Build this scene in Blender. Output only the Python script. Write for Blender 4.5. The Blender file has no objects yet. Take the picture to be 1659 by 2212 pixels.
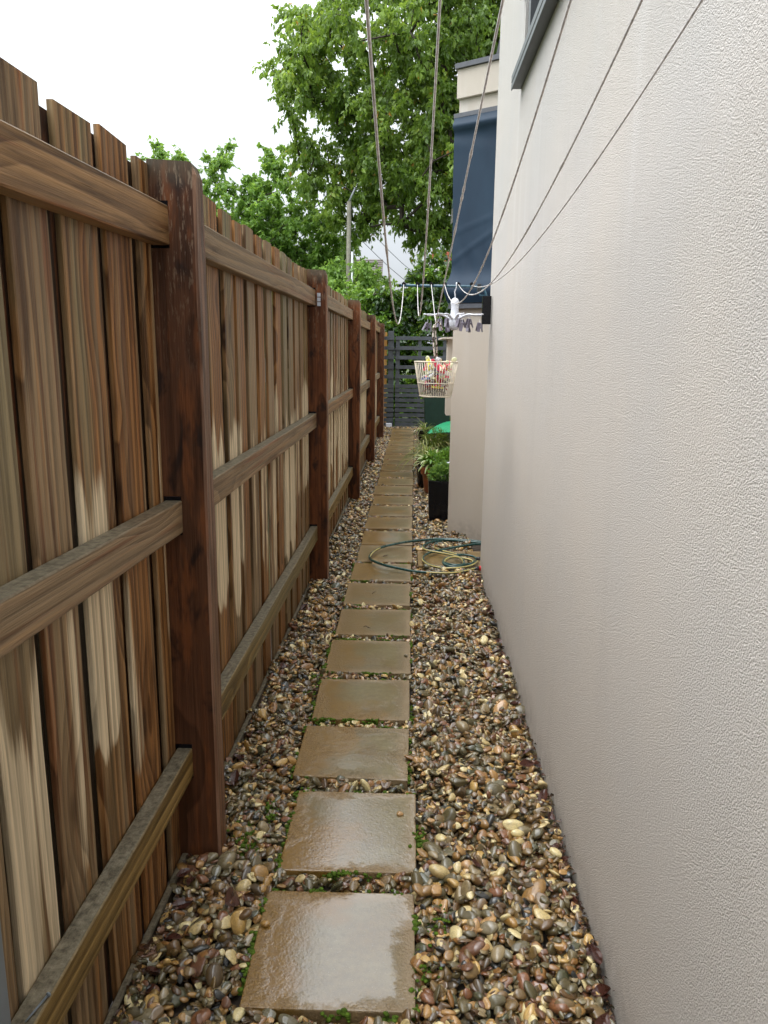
import bpy, bmesh, math, random
import numpy as np
from mathutils import Vector, Matrix, Euler
random.seed(7); rng = np.random.default_rng(7)
sc = bpy.context.scene; C = sc.collection
H = 1.48
# ------------------------------------------------------------------ camera
cd = bpy.data.cameras.new('camera'); cam = bpy.data.objects.new('camera', cd); C.objects.link(cam)
cd.sensor_fit = 'HORIZONTAL'; cd.sensor_width = 36; cd.lens = 36 * 1661 / 1659
cd.clip_start = 0.02; cd.clip_end = 2000
RC = ((0.9993512910730318, -0.017433897477808317, 0.03151279501087395),
      (0.03443832314014314, 0.2066299388408589, -0.9778129014662866),
      (0.01053560297084012, 0.9782638333258344, 0.20709629034988686))
cam.matrix_world = Matrix.Translation((0, 0, H)) @ Matrix(RC).to_4x4()
sc.camera = cam
# ------------------------------------------------------------------ light
SUN_EL, SUN_AZ = math.radians(58), math.radians(-95)      # azimuth from +Y towards +X
LZ = 3.1                                                   # zenith radiance of the overcast sky
w = bpy.data.worlds.new('World'); sc.world = w; w.use_nodes = True
nt = w.node_tree; nt.nodes.clear()
def nn(t, ty, **kw):
    n = t.nodes.new(ty)
    for k, v in kw.items(): setattr(n, k, v)
    return n
out = nn(nt, 'ShaderNodeOutputWorld'); bg = nn(nt, 'ShaderNodeBackground'); bg.inputs[1].default_value = 0.1
sky = nn(nt, 'ShaderNodeTexSky'); sky.sky_type = 'NISHITA'; sky.sun_disc = False
sky.sun_elevation = SUN_EL; sky.sun_rotation = SUN_AZ; sky.air_density = 1.0; sky.dust_density = 3.0
tc = nn(nt, 'ShaderNodeTexCoord'); sx = nn(nt, 'ShaderNodeSeparateXYZ'); nt.links.new(tc.outputs['Generated'], sx.inputs[0])
cl = nn(nt, 'ShaderNodeMath', operation='MAXIMUM'); nt.links.new(sx.outputs[2], cl.inputs[0]); cl.inputs[1].default_value = 0
pw = nn(nt, 'ShaderNodeMath', operation='POWER'); nt.links.new(cl.outputs[0], pw.inputs[0]); pw.inputs[1].default_value = 1.3
m1 = nn(nt, 'ShaderNodeMath', operation='MULTIPLY_ADD'); nt.links.new(pw.outputs[0], m1.inputs[0]); m1.inputs[1].default_value = 2.5; m1.inputs[2].default_value = .50
no = nn(nt, 'ShaderNodeTexNoise'); nt.links.new(tc.outputs['Generated'], no.inputs['Vector']); no.inputs['Scale'].default_value = 2.2; no.inputs['Detail'].default_value = 4
mr = nn(nt, 'ShaderNodeMapRange'); nt.links.new(no.outputs[0], mr.inputs[0]); mr.inputs[1].default_value = .36; mr.inputs[2].default_value = .62; mr.inputs[3].default_value = .68; mr.inputs[4].default_value = 1.12
m2 = nn(nt, 'ShaderNodeMath', operation='MULTIPLY'); nt.links.new(m1.outputs[0], m2.inputs[0]); nt.links.new(mr.outputs[0], m2.inputs[1])
m3 = nn(nt, 'ShaderNodeMath', operation='MULTIPLY'); nt.links.new(m2.outputs[0], m3.inputs[0]); m3.inputs[1].default_value = LZ / 3 * 10
vs = nn(nt, 'ShaderNodeVectorMath', operation='SCALE'); vs.inputs[0].default_value = (0.93, 0.985, 1.04); nt.links.new(m3.outputs[0], vs.inputs['Scale'])
mx = nn(nt, 'ShaderNodeMix', data_type='RGBA'); mx.inputs[0].default_value = 0.93
nt.links.new(sky.outputs[0], mx.inputs[6]); nt.links.new(vs.outputs[0], mx.inputs[7]); nt.links.new(mx.outputs[2], bg.inputs[0]); nt.links.new(bg.outputs[0], out.inputs[0])
sd = bpy.data.lights.new('sun', 'SUN'); sd.energy = 1.5; sd.angle = math.radians(50); sd.color = (1, .97, .93)
sun = bpy.data.objects.new('sun', sd); C.objects.link(sun)
sdir = Vector((math.sin(SUN_AZ) * math.cos(SUN_EL), math.cos(SUN_AZ) * math.cos(SUN_EL), math.sin(SUN_EL)))
sun.rotation_euler = sdir.to_track_quat('Z', 'Y').to_euler()
sc.view_settings.view_transform = 'Standard'; sc.view_settings.look = 'None'; sc.view_settings.exposure = 0.78; sc.view_settings.gamma = 1
sc.view_settings.use_curve_mapping = False
# ------------------------------------------------------------------ node helper
class Mat:
    def __init__(s, name):
        s.m = bpy.data.materials.new(name); s.m.use_nodes = True; s.t = s.m.node_tree; s.b = s.t.nodes['Principled BSDF']; s.o = s.t.nodes['Material Output']
    def n(s, ty, **kw): return nn(s.t, ty, **kw)
    def L(s, a, b): s.t.links.new(a, b)
    def put(s, sock, v):
        if isinstance(v, bpy.types.NodeSocket): s.L(v, sock)
        else: sock.default_value = v
    def math(s, op, a, b=0.0, c=0.0, clamp=False):
        n = s.n('ShaderNodeMath', operation=op, use_clamp=clamp); s.put(n.inputs[0], a); s.put(n.inputs[1], b); s.put(n.inputs[2], c); return n.outputs[0]
    def noise(s, vec, scale, detail=3, rough=.5, dist=0):
        n = s.n('ShaderNodeTexNoise'); s.L(vec, n.inputs['Vector']); n.inputs['Scale'].default_value = scale; n.inputs['Detail'].default_value = detail
        n.inputs['Roughness'].default_value = rough; n.inputs['Distortion'].default_value = dist; return n.outputs[0]
    def vor(s, vec, scale, feat='F1', rnd=1.0):
        n = s.n('ShaderNodeTexVoronoi', feature=feat); s.L(vec, n.inputs['Vector']); n.inputs['Scale'].default_value = scale; n.inputs['Randomness'].default_value = rnd; return n.outputs['Distance']
    def scale(s, vec, sc3):
        n = s.n('ShaderNodeVectorMath', operation='MULTIPLY'); s.L(vec, n.inputs[0]); n.inputs[1].default_value = sc3; return n.outputs[0]
    def add(s, a, b):
        n = s.n('ShaderNodeVectorMath', operation='ADD'); s.put(n.inputs[0], a); s.put(n.inputs[1], b); return n.outputs[0]
    def rng(s, v, a, b, c=0.0, d=1.0, smooth=False):
        n = s.n('ShaderNodeMapRange', interpolation_type='SMOOTHSTEP' if smooth else 'LINEAR'); s.put(n.inputs[0], v)
        for i, x in zip((1, 2, 3, 4), (a, b, c, d)): s.put(n.inputs[i], x)
        return n.outputs[0]
    def mix(s, f, a, b, mode='MIX'):
        n = s.n('ShaderNodeMix', data_type='RGBA', blend_type=mode); s.put(n.inputs[0], f)
        for i, x in ((6, a), (7, b)):
            if isinstance(x, tuple) and len(x) == 3: x = x + (1,)
            s.put(n.inputs[i], x)
        return n.outputs[2]
    def ramp(s, v, stops, interp='LINEAR'):
        n = s.n('ShaderNodeValToRGB'); s.put(n.inputs[0], v); r = n.color_ramp; r.interpolation = interp
        while len(r.elements) < len(stops): r.elements.new(0.5)
        for e, (p, c) in zip(r.elements, stops): e.position = p; e.color = tuple(c) + (1,)
        return n.outputs[0]
    def bump(s, h, strength=.5, dist=.002, normal=None):
        n = s.n('ShaderNodeBump'); s.put(n.inputs['Height'], h); n.inputs['Strength'].default_value = strength; n.inputs['Distance'].default_value = dist
        if normal is not None: s.L(normal, n.inputs['Normal'])
        return n.outputs[0]
    def set(s, **kw):
        names = dict(col='Base Color', rough='Roughness', spec='Specular IOR Level', metal='Metallic', coat='Coat Weight', coatr='Coat Roughness', coatn='Coat Normal', coatior='Coat IOR', normal='Normal', ior='IOR', trans='Transmission Weight', sheen='Sheen Weight')
        for k, v in kw.items():
            if isinstance(v, tuple) and len(v) == 3 and k == 'col': v = v + (1,)
            s.put(s.b.inputs[names[k]], v)
        return s.m
    def obj(s): return s.n('ShaderNodeTexCoord').outputs['Object']
    def pos(s): return s.n('ShaderNodeNewGeometry').outputs['Position']
    def rand(s): return s.n('ShaderNodeObjectInfo').outputs['Random']
    def attr(s, name): return s.n('ShaderNodeAttribute', attribute_name=name).outputs['Fac']

def wood(name, axis, A, B, Cc, dry, dryness=0.0, rough=.42, flecks=0.0, green=0.0, blot=0.0, dryz=(.30, 1.0)):
    """A dark wet brown, B light wet brown, Cc weathered grey brown, dry pale dry timber"""
    m = Mat(name); oc = m.obj(); r = m.rand(); r2 = m.math('FRACT', m.math('MULTIPLY', r, 13.7)); r3 = m.math('FRACT', m.math('MULTIPLY', r, 71.3))
    off = m.n('ShaderNodeCombineXYZ'); m.L(m.math('MULTIPLY', r, 31.0), off.inputs[0]); m.L(m.math('MULTIPLY', r, 17.0), off.inputs[1]); m.L(m.math('MULTIPLY', r, 53.0), off.inputs[2])
    v = m.add(oc, off.outputs[0])
    def S(a, l): return (a, a, l) if axis == 'Z' else (a, l, a)
    z = m.n('ShaderNodeSeparateXYZ'); m.L(m.pos(), z.inputs[0]); Z = z.outputs[2]
    kn = m.vor(m.scale(v, S(5.0, 1.7)), 1.0); kmask = m.rng(kn, .035, .12, 1, 0, True); khalo = m.rng(kn, .05, .45, 1, 0, True)
    # grain rings bend round the knots
    sep = m.n('ShaderNodeSeparateXYZ'); m.L(v, sep.inputs[0])
    ring = m.math('MULTIPLY', sep.outputs[1 if axis == 'Z' else 2], 26.0)
    ring = m.math('ADD', ring, m.math('ADD', m.math('MULTIPLY', m.noise(m.scale(v, S(7, .45)), 1, 2), 2.4), m.math('MULTIPLY', khalo, 1.6)))
    fr = m.math('FRACT', m.math('MULTIPLY', ring, 1.15)); g1 = m.math('MULTIPLY', m.rng(fr, .0, .82, 0, 1), m.rng(fr, .9, 1.0, 1, 0))
    g2 = m.noise(m.scale(v, S(85, 1.3)), 1, 5, .65); g3 = m.noise(m.scale(v, S(320, 7)), 1, 3, .6)
    gr = m.math('ADD', m.math('MULTIPLY', g1, .26), m.math('ADD', m.math('MULTIPLY', g2, .85), m.math('MULTIPLY', g3, .30)))
    gr = m.rng(gr, .56, .94)
    base = m.mix(gr, A, B)
    band = m.noise(m.scale(v, S(22, .55)), 1, 3, .6)               # broad lengthwise stripes
    grey_amt = m.rng(m.math('ADD', band, m.math('MULTIPLY', m.math('SUBTRACT', r, .5), .55)), .40, .60, 0, .9, True)
    base = m.mix(grey_amt, base, m.mix(gr, tuple(c * .5 for c in Cc), Cc))
    red = m.math('MULTIPLY', m.rng(m.noise(m.scale(v, S(30, .8)), 1.3, 3, .6), .52, .66, 0, .8, True), m.rng(r2, .2, .9))
    base = m.mix(red, base, m.mix(gr, (.07, .018, .006), (.26, .085, .030)))
    base = m.mix(m.math('MULTIPLY', m.rng(m.noise(m.scale(v, S(12, 1.0)), 1.7, 4, .6), .50, .68, 0, .75, True), 1.0), base, m.mix(gr, tuple(c * .35 for c in A), A))
    if green:
        gm = m.math('MULTIPLY', m.rng(Z, .9, 1.9, .3, 1), m.rng(m.math('ADD', m.noise(m.scale(v, S(10, .7)), 1, 4, .6), m.math('MULTIPLY', m.math('SUBTRACT', r3, .5), .3)), .46, .64, 0, green, True))
        base = m.mix(gm, base, m.mix(gr, (.10, .09, .042), (.28, .26, .145)))
    if axis == 'Y':                                                  # algae and dirt on the faces that look up
        g = m.n('ShaderNodeNewGeometry'); gn_ = m.n('ShaderNodeSeparateXYZ'); m.L(g.outputs['Normal'], gn_.inputs[0])
        topm = m.rng(gn_.outputs[2], .5, .9); mot = m.noise(v, 60, 5, .7)
        base = m.mix(topm, base, m.mix(m.rng(mot, .35, .68), (.085, .07, .045), (.27, .235, .165)))
    base = m.mix(m.math('MULTIPLY', khalo, .35), base, A); base = m.mix(m.math('MULTIPLY', kmask, .85), base, m.mix(m.rng(kn, .0, .035), (.22, .12, .05), (.03, .013, .006)))
    ro = m.rng(g2, .3, .7, rough - .1, rough + .14)
    if dryness:
        Zj = m.math('ADD', Z, m.math('ADD', m.math('MULTIPLY', m.math('SUBTRACT', r2, .5), .42), m.math('MULTIPLY', m.math('SUBTRACT', m.noise(m.scale(v, S(7, 1.2)), 1, 2), .5), .5)))
        zone = m.math('MULTIPLY', m.rng(Zj, dryz[0] - .02, dryz[0] + .28, 0, 1, True), m.rng(Zj, dryz[1] - .02, dryz[1] + .30, 1, .62, True)); zone = m.math('MULTIPLY', zone, m.rng(Zj, 1.3, 1.75, 1, 0, True))
        dn = m.math('ADD', m.noise(m.scale(v, S(11, .38)), 1, 1, .5), m.math('MULTIPLY', m.math('SUBTRACT', m.noise(m.scale(v, S(150, 3)), 1, 2), .5), .16))
        dn = m.math('ADD', dn, m.math('MULTIPLY', m.math('SUBTRACT', r3, .5), .34)); dn = m.math('ADD', dn, m.rng(z.outputs[1], 1.8, 4.0, -.02, .09))
        dm = m.rng(m.math('MULTIPLY', dn, zone), 1 - dryness - .030, 1 - dryness + .030)
        base = m.mix(dm, base, m.mix(m.rng(gr, .0, .85), tuple(c * .55 for c in dry), dry)); ro = m.math('MAXIMUM', ro, m.math('MULTIPLY', dm, .75))
    if blot:
        dk = m.rng(m.noise(m.scale(v, S(11, 4.5)), 1, 4, .6, .6), .53, .66, 0, .88, True); base = m.mix(dk, base, (.014, .008, .007))
        hot = m.rng(m.noise(m.scale(v, S(16, 3)), 1.4, 3, .6), .52, .68, 0, .55, True); base = m.mix(hot, base, (.21, .068, .022))
        fl = m.noise(m.scale(v, S(120, 22)), 1, 4, .65)
        fm = m.math('MULTIPLY', m.rng(fl, .56, .63), m.rng(Z, 1.35, 1.9, .0, .75)); base = m.mix(fm, base, (.24, .17, .115))
        base = m.mix(m.rng(Z, 1.86, 1.93, 0, .6), base, (.10, .085, .055))
        ox = m.n('ShaderNodeSeparateXYZ'); m.L(oc, ox.inputs[0]); base = m.mix(m.math('MULTIPLY', m.rng(ox.outputs[0], .0535, .0545), m.rng(m.noise(m.scale(v, S(20, 2.0)), 1, 4, .6), .38, .6, .1, .85)), base, m.mix(gr, (.15, .075, .045), (.40, .235, .155)))
    h = m.math('ADD', m.math('MULTIPLY', g2, .8), m.math('ADD', m.math('MULTIPLY', g3, .6), m.math('MULTIPLY', g1, .25)))
    return m.set(col=base, rough=ro, spec=.22, normal=m.bump(h, .8, .003))

MW = {}
MW['paling'] = wood('wood_paling', 'Z', (.10, .038, .011), (.45, .22, .078), (.38, .265, .148), (.82, .66, .44), .475, .42, green=.8)
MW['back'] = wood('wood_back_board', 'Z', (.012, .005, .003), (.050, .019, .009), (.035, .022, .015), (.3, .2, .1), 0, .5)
MW['rail'] = wood('wood_rail', 'Y', (.14, .072, .028), (.38, .22, .100), (.31, .215, .125), (.5, .4, .3), 0, .48)
MW['rail_low'] = wood('wood_rail_low', 'Y', (.12, .072, .022), (.34, .22, .075), (.26, .20, .09), (.5, .4, .3), 0, .42, green=.3)
MW['post'] = wood('wood_post', 'Z', (.045, .015, .006), (.16, .054, .020), (.11, .046, .023), (.5, .4, .3), 0, .38, flecks=1.0, blot=1)
MW['plinth'] = wood('wood_plinth', 'Y', (.02, .012, .007), (.05, .032, .02), (.04, .03, .02), (.3, .2, .1), 0, .5)
MW['orange'] = wood('wood_orange', 'Z', (.35, .17, .04), (.55, .32, .1), (.4, .25, .1), (.5, .4, .3), 0, .6)

def plain(name, col, rough=.5, spec=.5, metal=0, var=.15, nscale=12, bump=0, bscale=300, coat=0):
    m = Mat(name); p = m.obj(); n = m.noise(p, nscale, 4, .6)
    c = m.mix(m.rng(n, .3, .7), tuple(x * (1 - var) for x in col), tuple(min(1, x * (1 + var)) for x in col))
    kw = dict(col=c, rough=m.rng(n, .3, .7, max(.03, rough - .08), min(1, rough + .08)), spec=spec, metal=metal, coat=coat)
    if bump: kw['normal'] = m.bump(m.noise(p, bscale, 3), bump, .001)
    return m.set(**kw)

def stucco(name, colA, colB, scale=1.0, strength=.9, streak=1.0):
    m = Mat(name); p = m.pos(); z = m.n('ShaderNodeSeparateXYZ'); m.L(p, z.inputs[0])
    n1 = m.noise(p, 210 * scale, 3, .65, .2); n2 = m.noise(p, 420 * scale, 2, .6); v = m.vor(p, 250 * scale)
    h = m.math('ADD', m.math('MULTIPLY', n1, 1.0), m.math('ADD', m.math('MULTIPLY', n2, .45), m.math('MULTIPLY', v, -.55)))
    big = m.noise(m.scale(p, (1, 1.0, .8)), 1.3, 3, .55)
    st = m.noise(m.scale(p, (6, 7, .35)), 1, 4, .6)
    up = m.rng(z.outputs[2], .5, 3.0, 0, 1)
    c = m.mix(m.math('ADD', m.math('MULTIPLY', up, .75), m.rng(big, .35, .65, -.2, .3), clamp=True), colA, colB)
    sm = m.math('MULTIPLY', m.rng(st, .50, .70, 0, .55 * streak, True), m.rng(z.outputs[2], .9, 2.3, 0, 1, True))
    c = m.mix(sm, c, (.82, .82, .82))
    dk = m.rng(m.noise(m.scale(p, (7, 7, .6)), 1, 5, .65), .50, .75, 0, .07, True)
    c = m.mix(dk, c, (.33, .30, .27))
    low = m.math('MULTIPLY', m.rng(m.math('ADD', z.outputs[2], m.math('MULTIPLY', m.noise(m.scale(p, (5, 5, 2)), 1, 5, .65), -.22)), -.10, .05, .3, 0, True), m.rng(m.noise(p, 22, 4, .65), .30, .60))
    c = m.mix(low, c, (.16, .12, .085))
    c = m.mix(m.rng(n1, .30, .5, .22, 0), c, (.40, .36, .33))
    return m.set(col=c, rough=.72, spec=.35, normal=m.bump(h, strength, .0042))
M_wall = stucco('wall_render', (.61, .555, .49), (.53, .51, .485), 1.1, 1.0, .3)  # warm base is its own tone, painted lighter to offset light falling off downward
M_bay = stucco('bay_render', (.55, .48, .40), (.60, .54, .47), 1.4, .5, .5)

def concrete():
    m = Mat('wet_concrete'); oc = m.obj(); r = m.rand(); wet = m.n('ShaderNodeAttribute', attribute_type='OBJECT', attribute_name='wet').outputs['Fac']
    off = m.n('ShaderNodeCombineXYZ'); m.L(m.math('MULTIPLY', r, 21.0), off.inputs[0]); m.L(m.math('MULTIPLY', r, 43.0), off.inputs[1])
    v = m.add(oc, off.outputs[0]); s = m.n('ShaderNodeSeparateXYZ'); m.L(oc, s.inputs[0])
    fine = m.noise(v, 300, 4, .65); mid = m.noise(v, 45, 4, .6); big = m.noise(v, 5.5, 3, .55); lump = m.vor(v, 130)
    edge = m.math('MAXIMUM', m.math('ABSOLUTE', s.outputs[0]), m.math('ABSOLUTE', s.outputs[1]))
    c = m.mix(m.rng(big, .35, .65), (.175, .108, .030), (.215, .165, .075))
    c = m.mix(m.rng(mid, .3, .7, 0, .6), c, (.12, .085, .034))
    c = m.mix(m.rng(m.math('ADD', edge, m.math('MULTIPLY', big, .04)), .165, .215, 0, .6, True), c, (.30, .205, .11))
    og = m.math('MULTIPLY', m.rng(m.math('ADD', m.noise(v, 3.2, 3, .6), m.math('MULTIPLY', s.outputs[0], -1.1)), .44, .60, 0, .92, True), m.rng(wet, .1, .7, .5, 1))
    c = m.mix(og, c, m.mix(mid, (.13, .058, .003), (.29, .155, .016)))
    c = m.mix(m.rng(fine, .62, .70, 0, .6), c, (.38, .33, .25))
    c = m.mix(m.rng(fine, .30, .40, .6, 0), c, (.025, .016, .008))
    pud = m.rng(m.math('ADD', m.math('ADD', m.noise(v, 3.6, 3, .55), m.rng(edge, .12, .2, .10, -.16)), m.math('ADD', m.rng(wet, 0, 1, -.20, .06), m.math('MULTIPLY', m.math('SUBTRACT', mid, .5), .25))), .38, .56, 0, 1, True)
    h = m.math('ADD', m.math('MULTIPLY', fine, .5), m.math('ADD', m.math('MULTIPLY', m.noise(v, 130, 4, .7), .8), m.math('MULTIPLY', lump, .5)))
    bn = m.n('ShaderNodeBump'); m.L(h, bn.inputs['Height']); bn.inputs['Distance'].default_value = .004
    m.L(m.rng(pud, 0, 1, .9, .2), bn.inputs['Strength'])
    cn = m.n('ShaderNodeBump'); m.L(m.math('ADD', m.math('MULTIPLY', h, m.rng(pud, 0, 1, 1, .22)), m.math('MULTIPLY', m.noise(v, 60, 2, .5), .3)), cn.inputs['Height']); cn.inputs['Distance'].default_value = .003; m.L(m.rng(pud, 0, 1, .8, .32), cn.inputs['Strength'])
    return m.set(col=c, rough=.45, spec=.4, normal=bn.outputs[0], coat=m.math('MULTIPLY', m.rng(pud, 0, 1, .6, 1.0), m.rng(wet, 0, 1, .55, 1.0)), coatr=m.rng(pud, 0, 1, .20, .06), coatior=1.62, coatn=cn.outputs[0])
M_pav = concrete()

def pebble_mat():
    m = Mat('wet_pebble'); r = m.rand(); oc = m.obj()
    off = m.n('ShaderNodeCombineXYZ'); m.L(m.math('MULTIPLY', r, 91.0), off.inputs[0]); v = m.add(oc, off.outputs[0])
    cols = [(.16, .10, .045), (.10, .08, .042), (.27, .15, .055), (.12, .065, .028), (.20, .165, .115), (.50, .32, .13), (.075, .048, .025), (.07, .072, .045), (.34, .19, .06),
            (.13, .115, .08), (.19, .075, .035), (.68, .56, .36), (.15, .095, .038), (.022, .025, .03), (.42, .24, .11), (.10, .082, .048), (.26, .20, .13), (.17, .105, .055), (.085, .045, .022), (.55, .43, .25), (.24, .115, .038), (.12, .095, .05), (.14, .06, .035), (.09, .075, .04)]
    cols = [(min(.8, a * 1.2), b * 1.16, c_ * .88) for a, b, c_ in cols]
    c = m.ramp(r, [(i / len(cols), x) for i, x in enumerate(cols)], 'CONSTANT')
    n = m.noise(v, 3.0, 4, .6, 1.0); c = m.mix(m.rng(n, .38, .75, 0, .4), c, (.06, .042, .028), 'MIX')
    c = m.mix(m.rng(m.noise(m.scale(v, (1, 5, 1)), 2, 4, .65), .62, .74, 0, .2), c, (.34, .27, .18))
    rough = m.ramp(m.math('FRACT', m.math('MULTIPLY', r, 17.3)), [(0, (.16,) * 3), (.5, (.24,) * 3), (1, (.42,) * 3)])
    return m.set(col=c, rough=rough, spec=.4, coat=.7, coatr=.05, coatior=1.62, normal=m.bump(m.noise(v, 9, 4, .6), .25, .05))
M_peb = pebble_mat()

def leafmat(name, stops, rough=.35, trans=.35, spec=.5):
    m = Mat(name); c = m.ramp(m.attr('tone'), stops)
    m.set(col=c, rough=rough, spec=spec)
    t = m.n('ShaderNodeBsdfTranslucent'); m.L(m.mix(.5, c, (.35, .5, .05), 'MIX'), t.inputs[0]); ms = m.n('ShaderNodeMixShader'); ms.inputs[0].default_value = trans
    m.L(m.b.outputs[0], ms.inputs[1]); m.L(t.outputs[0], ms.inputs[2]); m.L(ms.outputs[0], m.o.inputs[0]); return m.m
M_leafA = leafmat('tree_leaf', [(0, (.055, .105, .02)), (.4, (.14, .235, .04)), (.8, (.27, .39, .065)), (.94, (.40, .48, .06)), (1, (.55, .26, .05))], .35, .48)
M_leafB = leafmat('light_leaf', [(0, (.10, .19, .04)), (.5, (.20, .36, .07)), (1, (.34, .52, .11))], .35, .48)
M_leafC = leafmat('hedge_leaf', [(0, (.010, .03, .008)), (.55, (.035, .085, .013)), (.80, (.14, .28, .03)), (1, (.34, .52, .06))], .25)
M_herb = leafmat('herb_leaf', [(0, (.05, .14, .02)), (.5, (.11, .26, .035)), (1, (.2, .38, .06))], .35)
M_strap = leafmat('strap_leaf', [(0, (.06, .10, .02)), (.5, (.14, .19, .04)), (.8, (.25, .27, .07)), (1, (.42, .36, .14))], .4)
M_varie = leafmat('variegated_leaf', [(0, (.10, .24, .03)), (.5, (.16, .34, .05)), (.62, (.55, .58, .28)), (1, (.68, .68, .42))], .35)
M_mint = leafmat('mint_leaf', [(0, (.08, .19, .045)), (1, (.20, .36, .11))], .4)
M_bark = plain('bark', (.045, .035, .028), .8, .2, var=.4)
M_moss = plain('moss', (.075, .125, .012), .9, .2, var=.5, nscale=60, bump=.8, bscale=900)
M_dead = plain('dead_leaf', (.055, .018, .011), .3, .5, var=.5, nscale=50)
M_soil = plain('soil', (.045, .032, .022), .6, .4, var=.5, nscale=40, bump=1, bscale=120)
M_ground = plain('ground', (.07, .09, .04), .9, .2, var=.4, nscale=2)
M_gate = plain('grey_gate_paint', (.062, .068, .075), .38, .5, var=.2, nscale=7, bump=.2, bscale=90)
M_dmetal = plain('dark_window_metal', (.035, .038, .042), .35, .5)
M_sill = plain('grey_green_sill', (.075, .085, .085), .45, .5, var=.3, nscale=20)
M_cap = plain('grey_capping', (.10, .105, .12), .4, .5)
M_black = plain('black_plastic', (.003, .003, .005), .25, .3)
M_pipe = plain('blue_green_tube', (.035, .095, .135), .3, .6, var=.2, nscale=20)
M_line = plain('cord', (.66, .62, .60), .35, .5, var=.35, nscale=90)
M_white = plain('white_plastic', (.74, .75, .80), .3, .5, var=.06)
M_cream = plain('cream_wire', (.72, .64, .50), .35, .5, var=.15, nscale=40)
M_rusty = plain('rusty_white_wire', (.55, .47, .38), .45, .5, var=.2, nscale=20)
_m = Mat('chipped_wire'); _f = _m.rng(_m.noise(_m.obj(), 55, 3, .6), .50, .54); M_chip = _m.set(col=_m.mix(_f, (.66, .60, .52), (.06, .03, .02)), rough=.4)
M_pegg = plain('grey_lilac_peg', (.17, .15, .19), .4, .5, var=.3, nscale=60)
M_hg = plain('hose_green', (.010, .055, .048), .28, .5, var=.2, nscale=20, coat=.3)
M_hy = plain('hose_stripe', (.52, .42, .15), .35, .5, var=.15)
M_red = plain('red_connector', (.55, .035, .03), .3, .5)
M_terra = plain('terracotta', (.26, .075, .03), .4, .5, var=.25, nscale=12)
M_bin = plain('bin_green', (.012, .040, .030), .4, .5, var=.2)
M_greenc = plain('emerald_cover', (.012, .30, .13), .35, .5, var=.15)
M_greyp = plain('pale_grey_plastic', (.38, .40, .44), .45, .5)
M_bag = plain('white_bag', (.68, .72, .80), .3, .5, var=.1, nscale=30, bump=.6, bscale=40)
M_steel = plain('grey_steel', (.20, .23, .26), .4, .5, metal=.3)
M_pole = plain('weathered_pole', (.20, .19, .15), .8, .2, var=.25, nscale=9)
M_conduit = plain('white_conduit', (.62, .64, .66), .5)
M_tile = plain('red_roof_tile', (.32, .10, .065), .6, .3, var=.35, nscale=6)
M_hwall = plain('far_cream_wall', (.62, .58, .52), .8, .2)
M_grey2 = plain('far_eave', (.10, .085, .075), .7, .3)
M_cable = plain('cable', (.08, .08, .09), .6)
_m = Mat('navy_canvas'); _p = _m.obj(); _w = _m.noise(_m.scale(_p, (400, 400, 60)), 1, 2); _b = _m.noise(_m.scale(_p, (3, 3, 1.4)), 1, 4, .6)
M_blue = _m.set(col=_m.mix(_m.rng(_b, .3, .7), (.011, .027, .052), (.019, .044, .076)), rough=.62, spec=.3, normal=_m.bump(_w, .4, .001))
_m = Mat('window_glass'); M_glass = _m.set(col=(.02, .028, .03), rough=.04, spec=1.0, coat=1.0, coatr=.02, coatior=1.9)

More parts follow.
